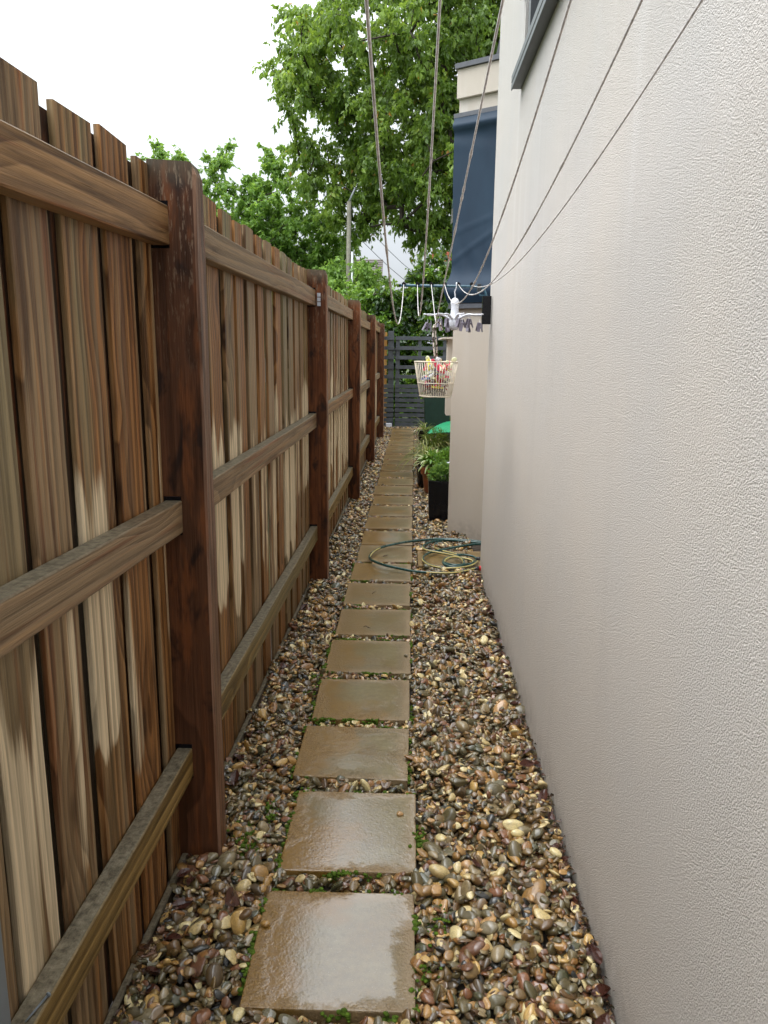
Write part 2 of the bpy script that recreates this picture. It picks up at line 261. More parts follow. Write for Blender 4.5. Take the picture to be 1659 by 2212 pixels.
# ------------------------------------------------------------------ geometry helpers
class MB:
    def __init__(s): s.v = []; s.f = []; s.mi = []
    def add(s, vs, fs, mi=0):
        o = len(s.v); s.v += [tuple(x) for x in vs]; s.f += [tuple(i + o for i in f) for f in fs]; s.mi += [mi] * len(fs); return s
    def box(s, x0, x1, y0, y1, z0, z1, mi=0):
        return s.add([(x, y, z) for z in (z0, z1) for y in (y0, y1) for x in (x0, x1)], [(0, 2, 3, 1), (4, 5, 7, 6), (0, 1, 5, 4), (2, 6, 7, 3), (0, 4, 6, 2), (1, 3, 7, 5)], mi)
    def prism(s, poly, z0, z1, mi=0):          # poly counter-clockwise in xy
        n = len(poly); vs = [(x, y, z0) for x, y in poly] + [(x, y, z1) for x, y in poly]
        return s.add(vs, [tuple(range(n - 1, -1, -1)), tuple(range(n, 2 * n))] + [(i, (i + 1) % n, n + (i + 1) % n, n + i) for i in range(n)], mi)
    def tube(s, pts, r, n=8, mi=0, cap=True, flat=None, stripe=None):
        P = [Vector(p) for p in pts]; k = len(P); R = r if hasattr(r, '__len__') else [r] * k
        up = Vector((0, 0, 1)) if flat is None else Vector(flat[0]); ring = []
        t0 = (P[1] - P[0]).normalized(); a = up.cross(t0)
        if a.length < 1e-3: a = Vector((1, 0, 0)).cross(t0)
        a.normalize()
        for i in range(k):
            t = (P[min(i + 1, k - 1)] - P[max(i - 1, 0)]).normalized()
            a = (a - t * a.dot(t)); a = a.normalized() if a.length > 1e-6 else t.orthogonal().normalized(); b = t.cross(a)
            fa = 1 if flat is None else flat[1]
            ring.append([P[i] + a * math.cos(2 * math.pi * j / n) * R[i] + b * math.sin(2 * math.pi * j / n) * R[i] * fa for j in range(n)])
        o = len(s.v); s.v += [tuple(q) for rg in ring for q in rg]
        for i in range(k - 1):
            for j in range(n):
                s.f.append((o + i * n + j, o + i * n + (j + 1) % n, o + (i + 1) * n + (j + 1) % n, o + (i + 1) * n + j)); s.mi.append(stripe(i, j) if stripe else mi)
        if cap:
            s.f += [tuple(o + j for j in range(n - 1, -1, -1)), tuple(o + (k - 1) * n + j for j in range(n))]; s.mi += [mi, mi]
        return s
    def lathe(s, prof, n=20, c=(0, 0, 0), mi=0):
        o = len(s.v)
        for r, z in prof:
            for j in range(n): s.v.append((c[0] + r * math.cos(2 * math.pi * j / n), c[1] + r * math.sin(2 * math.pi * j / n), c[2] + z))
        for i in range(len(prof) - 1):
            for j in range(n): s.f.append((o + i * n + j, o + i * n + (j + 1) % n, o + (i + 1) * n + (j + 1) % n, o + (i + 1) * n + j)); s.mi.append(mi)
        return s
    def obj(s, name, mats, parent=None, smooth=False, loc=(0, 0, 0), rot=(0, 0, 0), bevel=0):
        me = bpy.data.meshes.new(name); me.from_pydata(s.v, [], s.f)
        for m in (mats if isinstance(mats, (list, tuple)) else [mats]): me.materials.append(m)
        if any(s.mi): me.polygons.foreach_set('material_index', s.mi)
        if bevel:
            bm = bmesh.new(); bm.from_mesh(me); bmesh.ops.bevel(bm, geom=bm.edges[:] + bm.verts[:], offset=bevel, segments=2, affect='EDGES', profile=.6, clamp_overlap=True); bm.to_mesh(me); bm.free()
        if smooth:
            me.polygons.foreach_set('use_smooth', [True] * len(me.polygons))
        me.update(); return link(name, me, parent, loc, rot)
def link(name, me, parent=None, loc=(0, 0, 0), rot=(0, 0, 0), scale=(1, 1, 1)):
    o = bpy.data.objects.new(name, me); C.objects.link(o); o.parent = parent; o.location = loc; o.rotation_euler = rot; o.scale = scale; return o
def tag(o, label=None, cat=None, group=None, kind=None):
    if label: o['label'] = label
    if cat: o['category'] = cat
    if group: o['group'] = group
    if kind: o['kind'] = kind
    return o
def empty(name, loc=(0, 0, 0), label=None, cat=None, group=None, kind=None):
    return tag(link(name, None, None, loc), label, cat, group, kind)
def npmesh(name, V, F, mat, tone=None, smooth=False):
    me = bpy.data.meshes.new(name); k = F.shape[1]
    me.vertices.add(len(V)); me.vertices.foreach_set('co', V.astype(np.float32).ravel())
    me.loops.add(F.size); me.loops.foreach_set('vertex_index', F.astype(np.int32).ravel())
    me.polygons.add(len(F)); me.polygons.foreach_set('loop_start', np.arange(0, F.size, k, dtype=np.int32))
    if smooth: me.polygons.foreach_set('use_smooth', np.ones(len(F), bool))
    if tone is not None:
        a = me.attributes.new('tone', 'FLOAT', 'FACE'); a.data.foreach_set('value', tone.astype(np.float32))
    me.materials.append(mat); me.update(); me.validate(); return me
def norm(a): return a / np.maximum(np.linalg.norm(a, axis=1, keepdims=True), 1e-9)
def leaves(P, D, N, Ln, Wd, tone, fold=.25, mat=None, name='leaf'):
    D = norm(D); S = norm(np.cross(D, N)); N = np.cross(S, D); L = Ln[:, None]; W = Wd[:, None]
    m = P + D * L * .42
    A = m + S * W * .5 + N * W * fold; B = m - S * W * .5 + N * W * fold; T = P + D * L - N * L * .10
    V = np.stack([P, A, T, B], 1).reshape(-1, 3); i = np.arange(len(P)) * 4
    F = np.concatenate([np.stack([i, i + 1, i + 2], 1), np.stack([i, i + 2, i + 3], 1)]); return npmesh(name, V, F, mat, np.concatenate([tone, np.clip(tone + .03, 0, 1)]))

# ------------------------------------------------------------------ ground
g = MB(); g.add([(-300, -300, -.09), (300, -300, -.09), (300, 600, -.09), (-300, 600, -.09)], [(0, 1, 2, 3)]); tag(g.obj('ground', M_ground), kind='structure')
def XF(y): return -.540 + .0082 * (y - 2)        # corridor-side face of the fence posts
PAV = [(-.372, .032, 1.479, 1.868), (-.358, .045, 1.957, 2.362), (-.395, .017, 2.452, 2.824), (-.383, .022, 2.894, 3.281), (-.382, .022, 3.36, 3.77), (-.379, .021, 3.838, 4.25),
       (-.38, .021, 4.336, 4.76), (-.372, .026, 4.822, 5.234), (-.364, .033, 5.282, 5.745), (-.363, .037, 5.775, 6.226)]
ys = [6.311, 6.83, 7.37, 7.88, 8.46, 8.97, 9.5, 10.0, 10.5, 11.08, 11.62, 12.15, 12.7, 13.25, 13.8, 14.35]
for i, y in enumerate(ys):
    e = (ys[i + 1] if i + 1 < len(ys) else 14.88) - .075; dx = .004 * (y - 6) + random.uniform(-.008, .008); PAV.append((-.363 + dx, .04 + dx, y, e))
SIDE = [(.075, .435, 5.20, 5.62), (.445, .70, 5.21, 5.62)]
soil = MB(); nx, ny = 30, 300
so = [(-.75 + 1.35 * i / nx, .2 + 15.4 * j / ny, -.042 + random.uniform(-.006, .006)) for j in range(ny + 1) for i in range(nx + 1)]
soil.add(so, [(j * (nx + 1) + i, j * (nx + 1) + i + 1, (j + 1) * (nx + 1) + i + 1, (j + 1) * (nx + 1) + i) for j in range(ny) for i in range(nx)])
bed = empty('gravel_bed', (0, 0, 0), kind='structure'); soil.obj('soil', M_soil, bed)
path = empty('stepping_path', (0, 0, 0), kind='structure')
for k, (x0, x1, y0, y1) in enumerate(PAV + SIDE):
    b = MB(); hx, hy = (x1 - x0) / 2, (y1 - y0) / 2; j = lambda: random.uniform(-.004, .004)
    b.prism([(-hx + j(), -hy + j()), (hx + j(), -hy + j()), (hx + j(), hy + j()), (-hx + j(), hy + j())], -.05, 0)
    o = b.obj('paver', M_pav, path, bevel=.004, loc=((x0 + x1) / 2, (y0 + y1) / 2, random.uniform(-.002, .002)), rot=(random.uniform(-.003, .003), random.uniform(-.004, .004), random.uniform(-.008, .008)))
    o['wet'] = {0: 1.0, 1: 1.0, 2: .55, 3: .45, 7: .6, 9: .75}.get(k, random.uniform(.1, .45))
# ------------------------------------------------------------------ pebbles: dropped one by one on a height field
def pebble_mesh(seed, ang):
    r = random.Random(seed); bm = bmesh.new(); bmesh.ops.create_icosphere(bm, subdivisions=3, radius=1)
    ph = [(Vector((r.gauss(0, 1), r.gauss(0, 1), r.gauss(0, 1))).normalized(), r.uniform(.55, .95)) for _ in range(9 if ang else 4)]
    for v in bm.verts:
        c = v.co.copy()
        for n, d in ph:
            e = c.dot(n) - d
            if e > 0: c -= n * e * (.85 if ang else .5)
        c *= 1 + .06 * math.sin(c.x * 2.3 + seed) * math.cos(c.y * 2.9 + seed * 2)
        v.co = c
    me = bpy.data.meshes.new('pebble'); bm.to_mesh(me); bm.free(); me.materials.append(M_peb); me.polygons.foreach_set('use_smooth', [True] * len(me.polygons)); return me
PM = [pebble_mesh(s, s % 3 == 2) for s in range(12)]
CELL = .004; X0, X1, Y0, Y1 = -.72, .53, 1.15, 15.3
hm = np.full((int((X1 - X0) / CELL) + 1, int((Y1 - Y0) / CELL) + 1), -.036, np.float32)
def cells(x0, x1, y0, y1): return slice(max(0, int((x0 - X0) / CELL)), max(0, int((x1 - X0) / CELL) + 1)), slice(max(0, int((y0 - Y0) / CELL)), max(0, int((y1 - Y0) / CELL) + 1))
block = np.zeros(hm.shape, bool)
for x0, x1, y0, y1 in PAV + SIDE: block[cells(x0 + .002, x1 - .002, y0 + .002, y1 - .002)] = True
peb = []
def drop(x, y, a, b, c, rot):
    rr = (a + b) * .38; sx_, sy_ = cells(x - rr, x + rr, y - rr, y + rr)
    sub = hm[sx_, sy_]
    if sub.size == 0 or block[sx_, sy_].mean() > .12: return
    z = float(sub.mean()) * .55 + float(sub.max()) * .45 + c * .30
    lim = .022 + (.03 * max(0, (x - .36) / .14) if x > .36 else 0)
    if z > lim: return
    if -.36 < x < .0 and z > .004: return
    peb.append((x, y, z, a, b, c, *rot)); np.maximum(sub, z + c * .55, out=sub)
def ptype():
    u = random.random(); L = random.lognormvariate(math.log(.0142), .33); L = min(max(L, .0075), .036)
    if random.random() < .03: L *= 1.5
    b = L * random.uniform(.5, .85); return L, b, b * random.uniform(.35, .8)
for layer, dens in ((0, 2600), (1, 2700), (2, 2400)):
    pts = []
    for (ya, yb, k) in ((1.2, 3, 1.0), (3, 6, .95), (6, 10, .75 if layer < 2 else .5), (10, 15.1, .65 if layer < 2 else .3)):
        for (xa, xb) in ((-.70, -.37), (-.37, .03), (.03, .50)):
            n = int(dens * k * (xb - xa) * (yb - ya)); pts += [(random.uniform(xa, xb), random.uniform(ya, yb)) for _ in range(n)]
    random.shuffle(pts)
    for x, y in pts:
        if x < XF(y) - .108 or x > .487: continue
        if any(x < XF(py) + .006 and abs(y - py - .05) < .07 for py in (2.0, 4.81, 7.6, 10.35, 13.1)): continue
        if y < 1.35 and random.random() < .5: continue
        a, b, c = ptype(); t = .36 if layer < 2 else .5
        drop(x, y, a, b, c, (random.gauss(0, t), random.gauss(0, t), random.uniform(0, 6.283)))
peb.sort(key=lambda p: p[1])
def inframe(p):
    v = Vector((p[0], p[1], p[2] - H)); q = Matrix(RC).transposed() @ v; return abs(q.x / q.z) < .495 and abs(q.y / q.z) < .66
vis = [p for p in peb if inframe(p)]
hi = [p for p in vis if p[2] > -.022][:300]; hs = set(id(p) for p in hi); rest = [p for p in peb if id(p) not in hs]
firsts = []
for i, p in enumerate(hi):
    o = link('pebble', PM[i % 12], bed, p[:3], p[6:9], p[3:6])
    if i < 12: firsts.append(o)
# the rest: geometry nodes
me = bpy.data.meshes.new('pebble_mass'); A = np.array(rest, np.float32); me.vertices.add(len(A)); me.vertices.foreach_set('co', A[:, :3].ravel())
for nm, cols in (('rot', A[:, 6:9]), ('siz', A[:, 3:6])):
    a = me.attributes.new(nm, 'FLOAT_VECTOR', 'POINT'); a.data.foreach_set('vector', np.ascontiguousarray(cols).ravel())
a = me.attributes.new('idx', 'INT', 'POINT'); a.data.foreach_set('value', rng.integers(0, 12, len(A)).astype(np.int32)); me.materials.append(M_peb)
pmo = link('pebble_mass', me, bed); pmo['kind'] = 'stuff'
gn = bpy.data.node_groups.new('scatter', 'GeometryNodeTree'); gn.interface.new_socket('Geometry', in_out='INPUT', socket_type='NodeSocketGeometry'); gn.interface.new_socket('Geometry', in_out='OUTPUT', socket_type='NodeSocketGeometry')
gi = gn.nodes.new('NodeGroupInput'); go = gn.nodes.new('NodeGroupOutput'); iop = gn.nodes.new('GeometryNodeInstanceOnPoints'); jn = gn.nodes.new('GeometryNodeJoinGeometry')
for o in reversed(firsts):
    oi = gn.nodes.new('GeometryNodeObjectInfo'); oi.transform_space = 'ORIGINAL'; oi.inputs['Object'].default_value = o; oi.inputs['As Instance'].default_value = True; gn.links.new(oi.outputs['Geometry'], jn.inputs[0])
def gattr(nm, ty):
    n = gn.nodes.new('GeometryNodeInputNamedAttribute'); n.data_type = ty; n.inputs['Name'].default_value = nm; return n.outputs['Attribute']
gn.links.new(gi.outputs[0], iop.inputs['Points']); gn.links.new(jn.outputs[0], iop.inputs['Instance']); iop.inputs['Pick Instance'].default_value = True
gn.links.new(gattr('idx', 'INT'), iop.inputs['Instance Index'])
er = gn.nodes.new('FunctionNodeEulerToRotation'); gn.links.new(gattr('rot', 'FLOAT_VECTOR'), er.inputs[0]); gn.links.new(er.outputs[0], iop.inputs['Rotation']); gn.links.new(gattr('siz', 'FLOAT_VECTOR'), iop.inputs['Scale'])
gn.links.new(iop.outputs[0], go.inputs[0]); md = pmo.modifiers.new('scatter', 'NODES'); md.node_group = gn
print('pebbles', len(peb), 'visible', len(vis))
# moss along paver edges
def moss():
    V = []; F = []; bm = bmesh.new(); bmesh.ops.create_icosphere(bm, subdivisions=1, radius=1); bv = np.array([v.co[:] for v in bm.verts]); bf = np.array([[v.index for v in f.verts] for f in bm.faces]); bm.free()
    def blob(x, y, z, r):
        F.append(bf + len(V) * len(bv)); V.append(bv * np.array([r, r, r * .55]) * rng.uniform(.8, 1.2, (len(bv), 1)) + np.array([x, y, z]))
    for k, (x0, x1, y0, y1) in enumerate(PAV[:8]):
        for side in range(4):
            for _ in range(7 if k < 5 else 3):
                if random.random() < .42: continue
                t = random.random(); n = random.randint(8, 46)
                for _ in range(n):
                    tt = t + random.gauss(0, .05)
                    if not 0 <= tt <= 1: continue
                    o = -.001 + abs(random.gauss(0, .007))
                    x, y = ((x0 - o, y0 + tt * (y1 - y0)), (x1 + o, y0 + tt * (y1 - y0)), (x0 + tt * (x1 - x0), y0 - o), (x0 + tt * (x1 - x0), y1 + o))[side]
                    blob(x, y, random.uniform(-.022, .002), random.uniform(.004, .009))
    for cx_, cy_ in ((-.47, 2.06), (-.43, 2.25), (-.49, 2.12), (-.42, 3.1), (-.415, 3.3), (.055, 1.6), (.10, 1.75), (.06, 2.1)):
        for _ in range(70): blob(cx_ + random.gauss(0, .016), cy_ + random.gauss(0, .03), random.uniform(-.015, .008), random.uniform(.004, .008))
    return npmesh('moss', np.concatenate(V), np.concatenate(F), M_moss, smooth=True)
tag(link('moss', moss()), 'bright green moss along the edges of the stepping stones', 'moss', kind='stuff')

# ------------------------------------------------------------------ fence
fence = empty('timber_fence', (XF(0), 0, 0), 'brown paling fence with dark posts and three rails along the path', 'fence'); fence.location = (0, 0, 0)
def board(name, x0, x1, y0, y1, z0, z1, mat, axis='Z', wob=.0015, cham=.002, seg=6, tilt=0, skew=0):
    """a sawn board with slightly wandering edges; local origin at its centre"""
    ox, oy, oz = (x0 + x1) / 2, (y0 + y1) / 2, (z0 + z1) / 2; hx, hy, hz = (x1 - x0) / 2, (y1 - y0) / 2, (z1 - z0) / 2; b = MB()
    def sec(a, c): return [(-a + cham, -c), (a - cham, -c), (a, -c + cham), (a, c - cham), (a - cham, c), (-a + cham, c), (-a, c - cham), (-a, -c + cham)]
    n = seg; vs = []
    for i in range(n + 1):
        t = -1 + 2 * i / n; w = [random.uniform(-wob, wob) for _ in range(4)]
        if axis == 'Z':
            for (p, q) in sec(hx, hy): vs.append((p + tilt * t * hz, q + (w[0] if q > 0 else w[1]), t * hz + (skew * q if i == n else 0)))
        else:
            for (p, q) in sec(hx, hz): vs.append((p + (w[2] if p > 0 else 0), t * hy, q + (w[0] if q > 0 else w[1])))
    fs = [(i * 8 + j, i * 8 + (j + 1) % 8, (i + 1) * 8 + (j + 1) % 8, (i + 1) * 8 + j) for i in range(n) for j in range(8)]
    fs += [tuple(range(7, -1, -1)), tuple(n * 8 + j for j in range(8))]
    if axis == 'Y': fs = [f[::-1] for f in fs]
    b.add(vs, fs); return b.obj(name, mat, fence, loc=(ox, oy, oz))
posts = [-3.55, -.78, 2.0, 4.81, 7.60, 10.35, 13.1]
ztop = [1.93, 1.93, 1.925, 1.942, 1.935, 1.917, 1.90]
for i, (py, zt) in enumerate(zip(posts, ztop)):
    x1 = XF(py); x0 = x1 - .118; b = MB(); z0 = -.06; cc = (x0 + x1) / 2
    ch = .022 if i == 2 else .004; d = .08
    pl = [(x0, py), (x1 - .004, py), (x1 + .002, py + .005), (x1, py + d), (x0, py + d)]
    n = 16; vs = []
    for k in range(n + 1):
        t = z0 + (zt - z0) * k / n; last = k == n
        for (px_, py_) in pl:
            ww = random.uniform(-.0018, .0018); hx = px_
            vs.append((hx + ww - cc + (-.012 if last and px_ > cc else 0), py_ - py + random.uniform(-.0012, .0012), t + (.006 if last and px_ < cc else 0)))
        if k == n - 1: vs[-5:] = [(a, b_, zt - .03) for a, b_, c_ in vs[-5:]]
    fs = [(k * 5 + j, k * 5 + (j + 1) % 5, (k + 1) * 5 + (j + 1) % 5, (k + 1) * 5 + j) for k in range(n) for j in range(5)] + [tuple(n * 5 + j for j in range(5))]
    b.add(vs, fs); b.obj('post', MW['post'], fence, loc=(cc, py, 0))
ends = posts + [15.12]
for i in range(len(ends) - 1):
    ya = ends[i] + .08; yb = ends[i + 1]; ym = (ya + yb) / 2; xf = XF(ym)
    for zt, hgt, mt in ((1.828, .092, 'rail'), (1.083, .085, 'rail'), (.360 if i != 3 else .31, .09, 'rail_low')):
        hgt += random.uniform(-.003, .003); dz = (0, -.006, 0, .015, -.01, .01, 0, 0)[i] if i else 0
        xw = xf - .067; e = .0
        ov = .05 if i < len(ends) - 2 else 0                     # housed into the next post
        o = board('rail', xw - .045, xw, ya - .012, yb - .001, zt - hgt + dz, zt + dz, MW[mt], 'Y', .0012, .003, 8)
        o.rotation_euler[2] = -.0082
        if i == 1: th = .018 if zt > 1.5 else (-.027 if zt > 1 else -.006); o.rotation_euler[0] = th; o.location.z -= (yb - ym) * th
        if yb < 14:                                               # black box painting the shaded cut round the rail end on the post
            h = MB(); h.box(xw - .047, xw + .010, yb - .0015, yb + .02, zt - hgt + dz - .006, zt + dz + .012); h.obj('housing_shade', M_black, fence)
    # palings in front, boards in the gaps behind
    if i == 1: edges = [(y, y + .158) for y in (-.66, -.455, -.25, -.045, .16, .365, .57, .775, .98, 1.118)]; edges = edges[:-1]; edges = [(a - .02, b - .02) for a, b in edges] + [(1.126, 1.276), (1.302, 1.455), (1.494, 1.676), (1.707, 1.875), (1.914, 2.005)]
    elif i == 2: edges = [(a * .985, b * .985) for a, b in ((2.15, 2.30), (2.345, 2.495), (2.55, 2.716), (2.762, 2.919), (2.954, 3.097), (3.137, 3.302), (3.347, 3.489), (3.552, 3.705), (3.756, 3.914), (3.968, 4.093), (4.134, 4.297), (4.346, 4.505), (4.546, 4.685), (4.73, 4.865))]
    else:
        edges = []; y = ya + .01
        while y < yb - .08: wd = random.uniform(.138, .165); edges.append((y, min(y + wd, yb + .02))); y += wd + random.uniform(.035, .055)
    for (a, b_) in edges:
        xp = XF((a + b_) / 2) - .1145; dz = random.uniform(-.008, .006)
        board('paling', xp - .014, xp, a + .005, b_ - .006, -.03, (1.925 if i == 1 else 1.937) + dz, MW['paling'], 'Z', .0018, .002, 12, tilt=random.uniform(-.0015, .0015), skew=random.uniform(-.03, .03))
    cuts = [ya - .03] + [x for e_ in edges for x in e_] + [yb + .04]
    for k in range(0, len(cuts) - 1, 2):
        a, b_ = cuts[k] - .03, cuts[k + 1] + .03
        if cuts[k + 1] - cuts[k] < .004: continue
        xp = XF((a + b_) / 2) - .1315 - (.0005 * (k % 3)); board('back_board', xp - .016, xp, a, b_, -.03, 1.912 + random.uniform(-.012, .008), MW['back'], 'Z', .001, .0015, 3)
    if i >= 1: o = board('plinth_board', xf - .112, xf - .094, ya, yb - .002, -.06, .012, MW['plinth'], 'Y', .003, .003, 8); o.rotation_euler[2] = -.0082
# little blocks seen at the ends of two rails
for (y, z, m_) in ((4.795, 1.80, M_greyp),):
    b = MB(); x = XF(y) - .067
    for k in range(3): b.box(x + .012, x + .032, y - .004, y + .004, z - .068 + k * .027, z - .046 + k * .027)
    b.obj('packing_block', m_, fence)
# screw on the low rail
s = MB(); s.tube([(0, 0, 0), (0, .055, 0)], [.0016, .0022], 8); s.tube([(0, .055, 0), (0, .058, 0)], [.0045, .0045], 10)
xs = XF(1.3) - .067
tag(s.obj('screw', M_steel, None, True, loc=(xs - .018, 1.07, .3635), rot=(0.03, 0, -.25)), 'loose silver screw lying on the lowest fence rail near the camera', 'screw')
# grey steel post at the left edge of the picture
b = MB(); b.box(-.64, -.590, .905, .965, -.08, 1.2); b.box(-.645, -.585, .90, .97, 1.2, 1.215)
tag(b.obj('steel_post', M_steel, bevel=.003), 'grey steel post cut off by the lower left edge, in front of the fence', 'post')

# ------------------------------------------------------------------ house on the right
house = empty('rendered_house', (.5, 3, 0), 'pale stucco house with long blank side wall and splayed bay further back', 'house'); house.location = (0, 0, 0)
WX = .502; wy0, wy1, wz0 = 2.05, 3.965, 2.75; wz1 = 3.95; YE = 5.13
b = MB(); ZT = 5.6
b.box(WX, WX + .25, -3, wy0, -.08, ZT); b.box(WX, WX + .25, wy0, wy1, -.08, wz0); b.box(WX, WX + .25, wy0, wy1, wz1, ZT); b.box(WX, WX + .25, wy1, YE, -.08, ZT)
b.box(WX + .252, WX + 6, -2.9, YE - .003, -.08, ZT - .01)
o = b.obj('wall', M_wall, house)
b = MB(); b.box(WX + .012, WX + .07, wy1 - .05, wy1, wz0, wz1); b.box(WX + .012, WX + .07, wy0, wy0 + .05, wz0, wz1); b.box(WX + .012, WX + .07, wy0 + .05, wy1 - .05, wz0, wz0 + .05); b.box(WX + .012, WX + .07, wy0 + .05, wy1 - .05, wz1 - .05, wz1); b.box(WX + .010, WX + .065, 3.05, 3.11, wz0 + .05, wz1 - .05)
wf = b.obj('window', M_dmetal, house, bevel=.002)
b = MB(); b.box(WX + .006, WX + .05, wy1 - .115, wy1 - .055, wz0 + .055, wz1 - .055); b.box(WX + .004, WX + .05, 3.12, wy1 - .12, wz0 + .055, wz0 + .11); b.obj('sash', M_dmetal, wf)
b = MB(); b.box(WX + .03, WX + .036, wy0 + .05, wy1 - .05, wz0 + .05, wz1 - .05); b.obj('pane', M_glass, wf)
b = MB(); b.prism([(WX - .042, wy0 - .05), (WX + .011, wy0 - .05), (WX + .011, wy1 + .045), (WX - .042, wy1 + .045)], wz0 - .055, wz0 - .004)
b.box(WX - .048, WX - .0425, wy0 - .05, wy1 + .05, wz0 - .06, wz0 - .035); b.box(WX - .048, WX - .0425, wy0 - .05, wy1 + .05, wz0 - .028, wz0 + .004)
b.obj('sill', M_sill, wf, bevel=.0015)
b = MB(); b.tube([(WX - .03, wy1 + .035, wz0 + .34), (WX + .03, wy1 + .035, wz0 + .36)], .02, 10); b.obj('stay', M_dmetal, wf, True)
# bay: splayed facet
c0 = Vector((.328, 6.25)); dr = Vector((.82, -.57)).normalized(); c1 = c0 + dr * .75
b = MB(); poly = [(c0.x, c0.y), (c1.x, c1.y), (2.6, c1.y), (2.6, 7.4), (.72, 6.75)]
b.prism(poly, -.08, 3.30); ex = .018
c0b = c0 + Vector((-.03, -.0)) ; c0o = Vector((c0.x - .022, c0.y - .02)); c1o = c1 + Vector((-.57, -.82)).normalized() * .03
b.prism([(c0o.x, c0o.y), (c1o.x, c1o.y), (2.6, c1o.y), (2.6, 7.45), (.70, 6.8)], 3.302, 3.50)
b.obj('bay', M_bay, house, bevel=.003)
b = MB(); q0 = c0o + Vector((-.02, -.012)); q1 = c1o + Vector((-.57, -.82)).normalized() * .012; b.prism([(q0.x, q0.y), (q1.x, q1.y), (2.61, q1.y), (2.61, 7.5), (.69, 6.84)], 3.502, 3.535); b.obj('capping', M_cap, house)
nrm = Vector((dr.y, -dr.x)); nrm = nrm if nrm.y < 0 else -nrm
def bp(u, n_, z): p = c0 + dr * u + nrm * n_; return (p.x, p.y, z)
def slab(mb, u0, u1, n0, n1, z0, z1, mi=0):
    a, b_, c_, d_ = [bp(*q, 0)[:2] for q in ((u0, n0), (u0, n1), (u1, n1), (u1, n0))]; return mb.prism([a, b_, c_, d_], z0, z1, mi)
b = MB(); slab(b, -.015, .7, .003, .05, 3.165, 3.195); b.obj('blind_box', M_cap, house)
b = MB(); slab(b, -.02, .7, .003, .045, 1.795, 1.83); b.obj('bay_sill', M_cap, house)
# dark ajar sash above the bay roof
b = MB()
A = [(.60, 6.5, 3.56), (.95, 6.3, 3.56), (1.0, 6.35, 4.05), (.70, 6.55, 4.05)]
b.add(A, [(0, 1, 2, 3)]); uw = b.obj('upper_window', M_glass, house)
b = MB()
for i in range(4): b.tube([A[i], A[(i + 1) % 4]], .018, 4)
b.obj('frame', M_dmetal, uw)
# navy canvas blind
def blind():
    nu, nz = 26, 60; vs = []
    for j in range(nz + 1):
        z = 1.835 + (3.163 - 1.835) * j / nz; t = j / nz
        for i in range(nu + 1):
            u = -.008 + .60 * i / nu; e = .02
            bulge = .055 * math.exp(-((t - .07) / .07) ** 2) * (1 - .1 * i / nu) ; top = .030 * math.exp(-((t - .955) / .022) ** 2)
            wr = 1.2 * (.005 * math.sin(z * 26 + u * 9) * math.exp(-((t - .90) / .06) ** 2) + .004 * math.sin(u * 40 + z * 17) * math.exp(-((t - .2) / .12) ** 2) + .0035 * math.sin(u * 13 + z * 5) + .006 * math.exp(-(((z - 2.2) - (u * .55 - .05)) / .012) ** 2) * (t < .6) + .004 * math.exp(-(((z - 2.35) - (u * .3)) / .01) ** 2))
            if i == 0: u -= .012 * (bulge / .055) + .002 * math.sin(z * 12)
            vs.append(bp(u - (.02 * bulge / .055 if i < 3 else 0), .052 * (1 - .35 * (1 - t) ** .5) + bulge + top + wr, z))
    m = MB(); m.add(vs, [(j * (nu + 1) + i, (j + 1) * (nu + 1) + i, (j + 1) * (nu + 1) + i + 1, j * (nu + 1) + i + 1) for j in range(nz) for i in range(nu)][::1])
    # sides and back give the cloth its hem
    k = len(m.v); left = [vs[j * (nu + 1)] for j in range(nz + 1)]; back = [bp(-.012, .008, p[2]) for p in left]
    m.add(left + back, [(j, nz + 1 + j, nz + 2 + j, j + 1) for j in range(nz)])
    return m
tag(blind().obj('window_blind', M_blue, None, True), 'navy blue canvas blind pulled down over the bay window', 'blind')
# box and ledge behind the bay, dark awning panel
b = MB(); b.box(.417, .9, 9.0, 9.3, .735, 1.60); bx = b.obj('window_box', M_bay, house)
b = MB(); b.add([(.343, 8.9, 1.601), (.95, 8.9, 1.601), (.95, 9.95, 1.601), (.343, 9.95, 1.601), (.343, 8.9, 1.618), (.95, 8.9, 1.65), (.95, 9.95, 1.65), (.343, 9.95, 1.618)], [(3, 2, 1, 0), (4, 5, 6, 7), (0, 1, 5, 4), (1, 2, 6, 5), (2, 3, 7, 6), (3, 0, 4, 7)]); b.obj('ledge', M_bay, house)
b = MB(); b.box(.72, 2.5, 6.8, 12, -.08, 2.9); b.obj('rear_wall', M_bay, house)
b = MB(); b.add([(.40, 8.6, 2.93), (.52, 8.6, 3.0), (.56, 8.6, 3.62), (.50, 8.6, 3.62), (.44, 9.6, 2.93), (.52, 9.6, 3.0), (.56, 9.6, 3.62), (.50, 9.6, 3.62)], [(0, 1, 2, 3), (4, 7, 6, 5), (0, 4, 5, 1), (0, 3, 7, 4), (1, 5, 6, 2), (3, 2, 6, 7)])
tag(b.obj('rolled_awning', M_bin, None), 'dark green awning folded down beside the blue blind', 'awning')

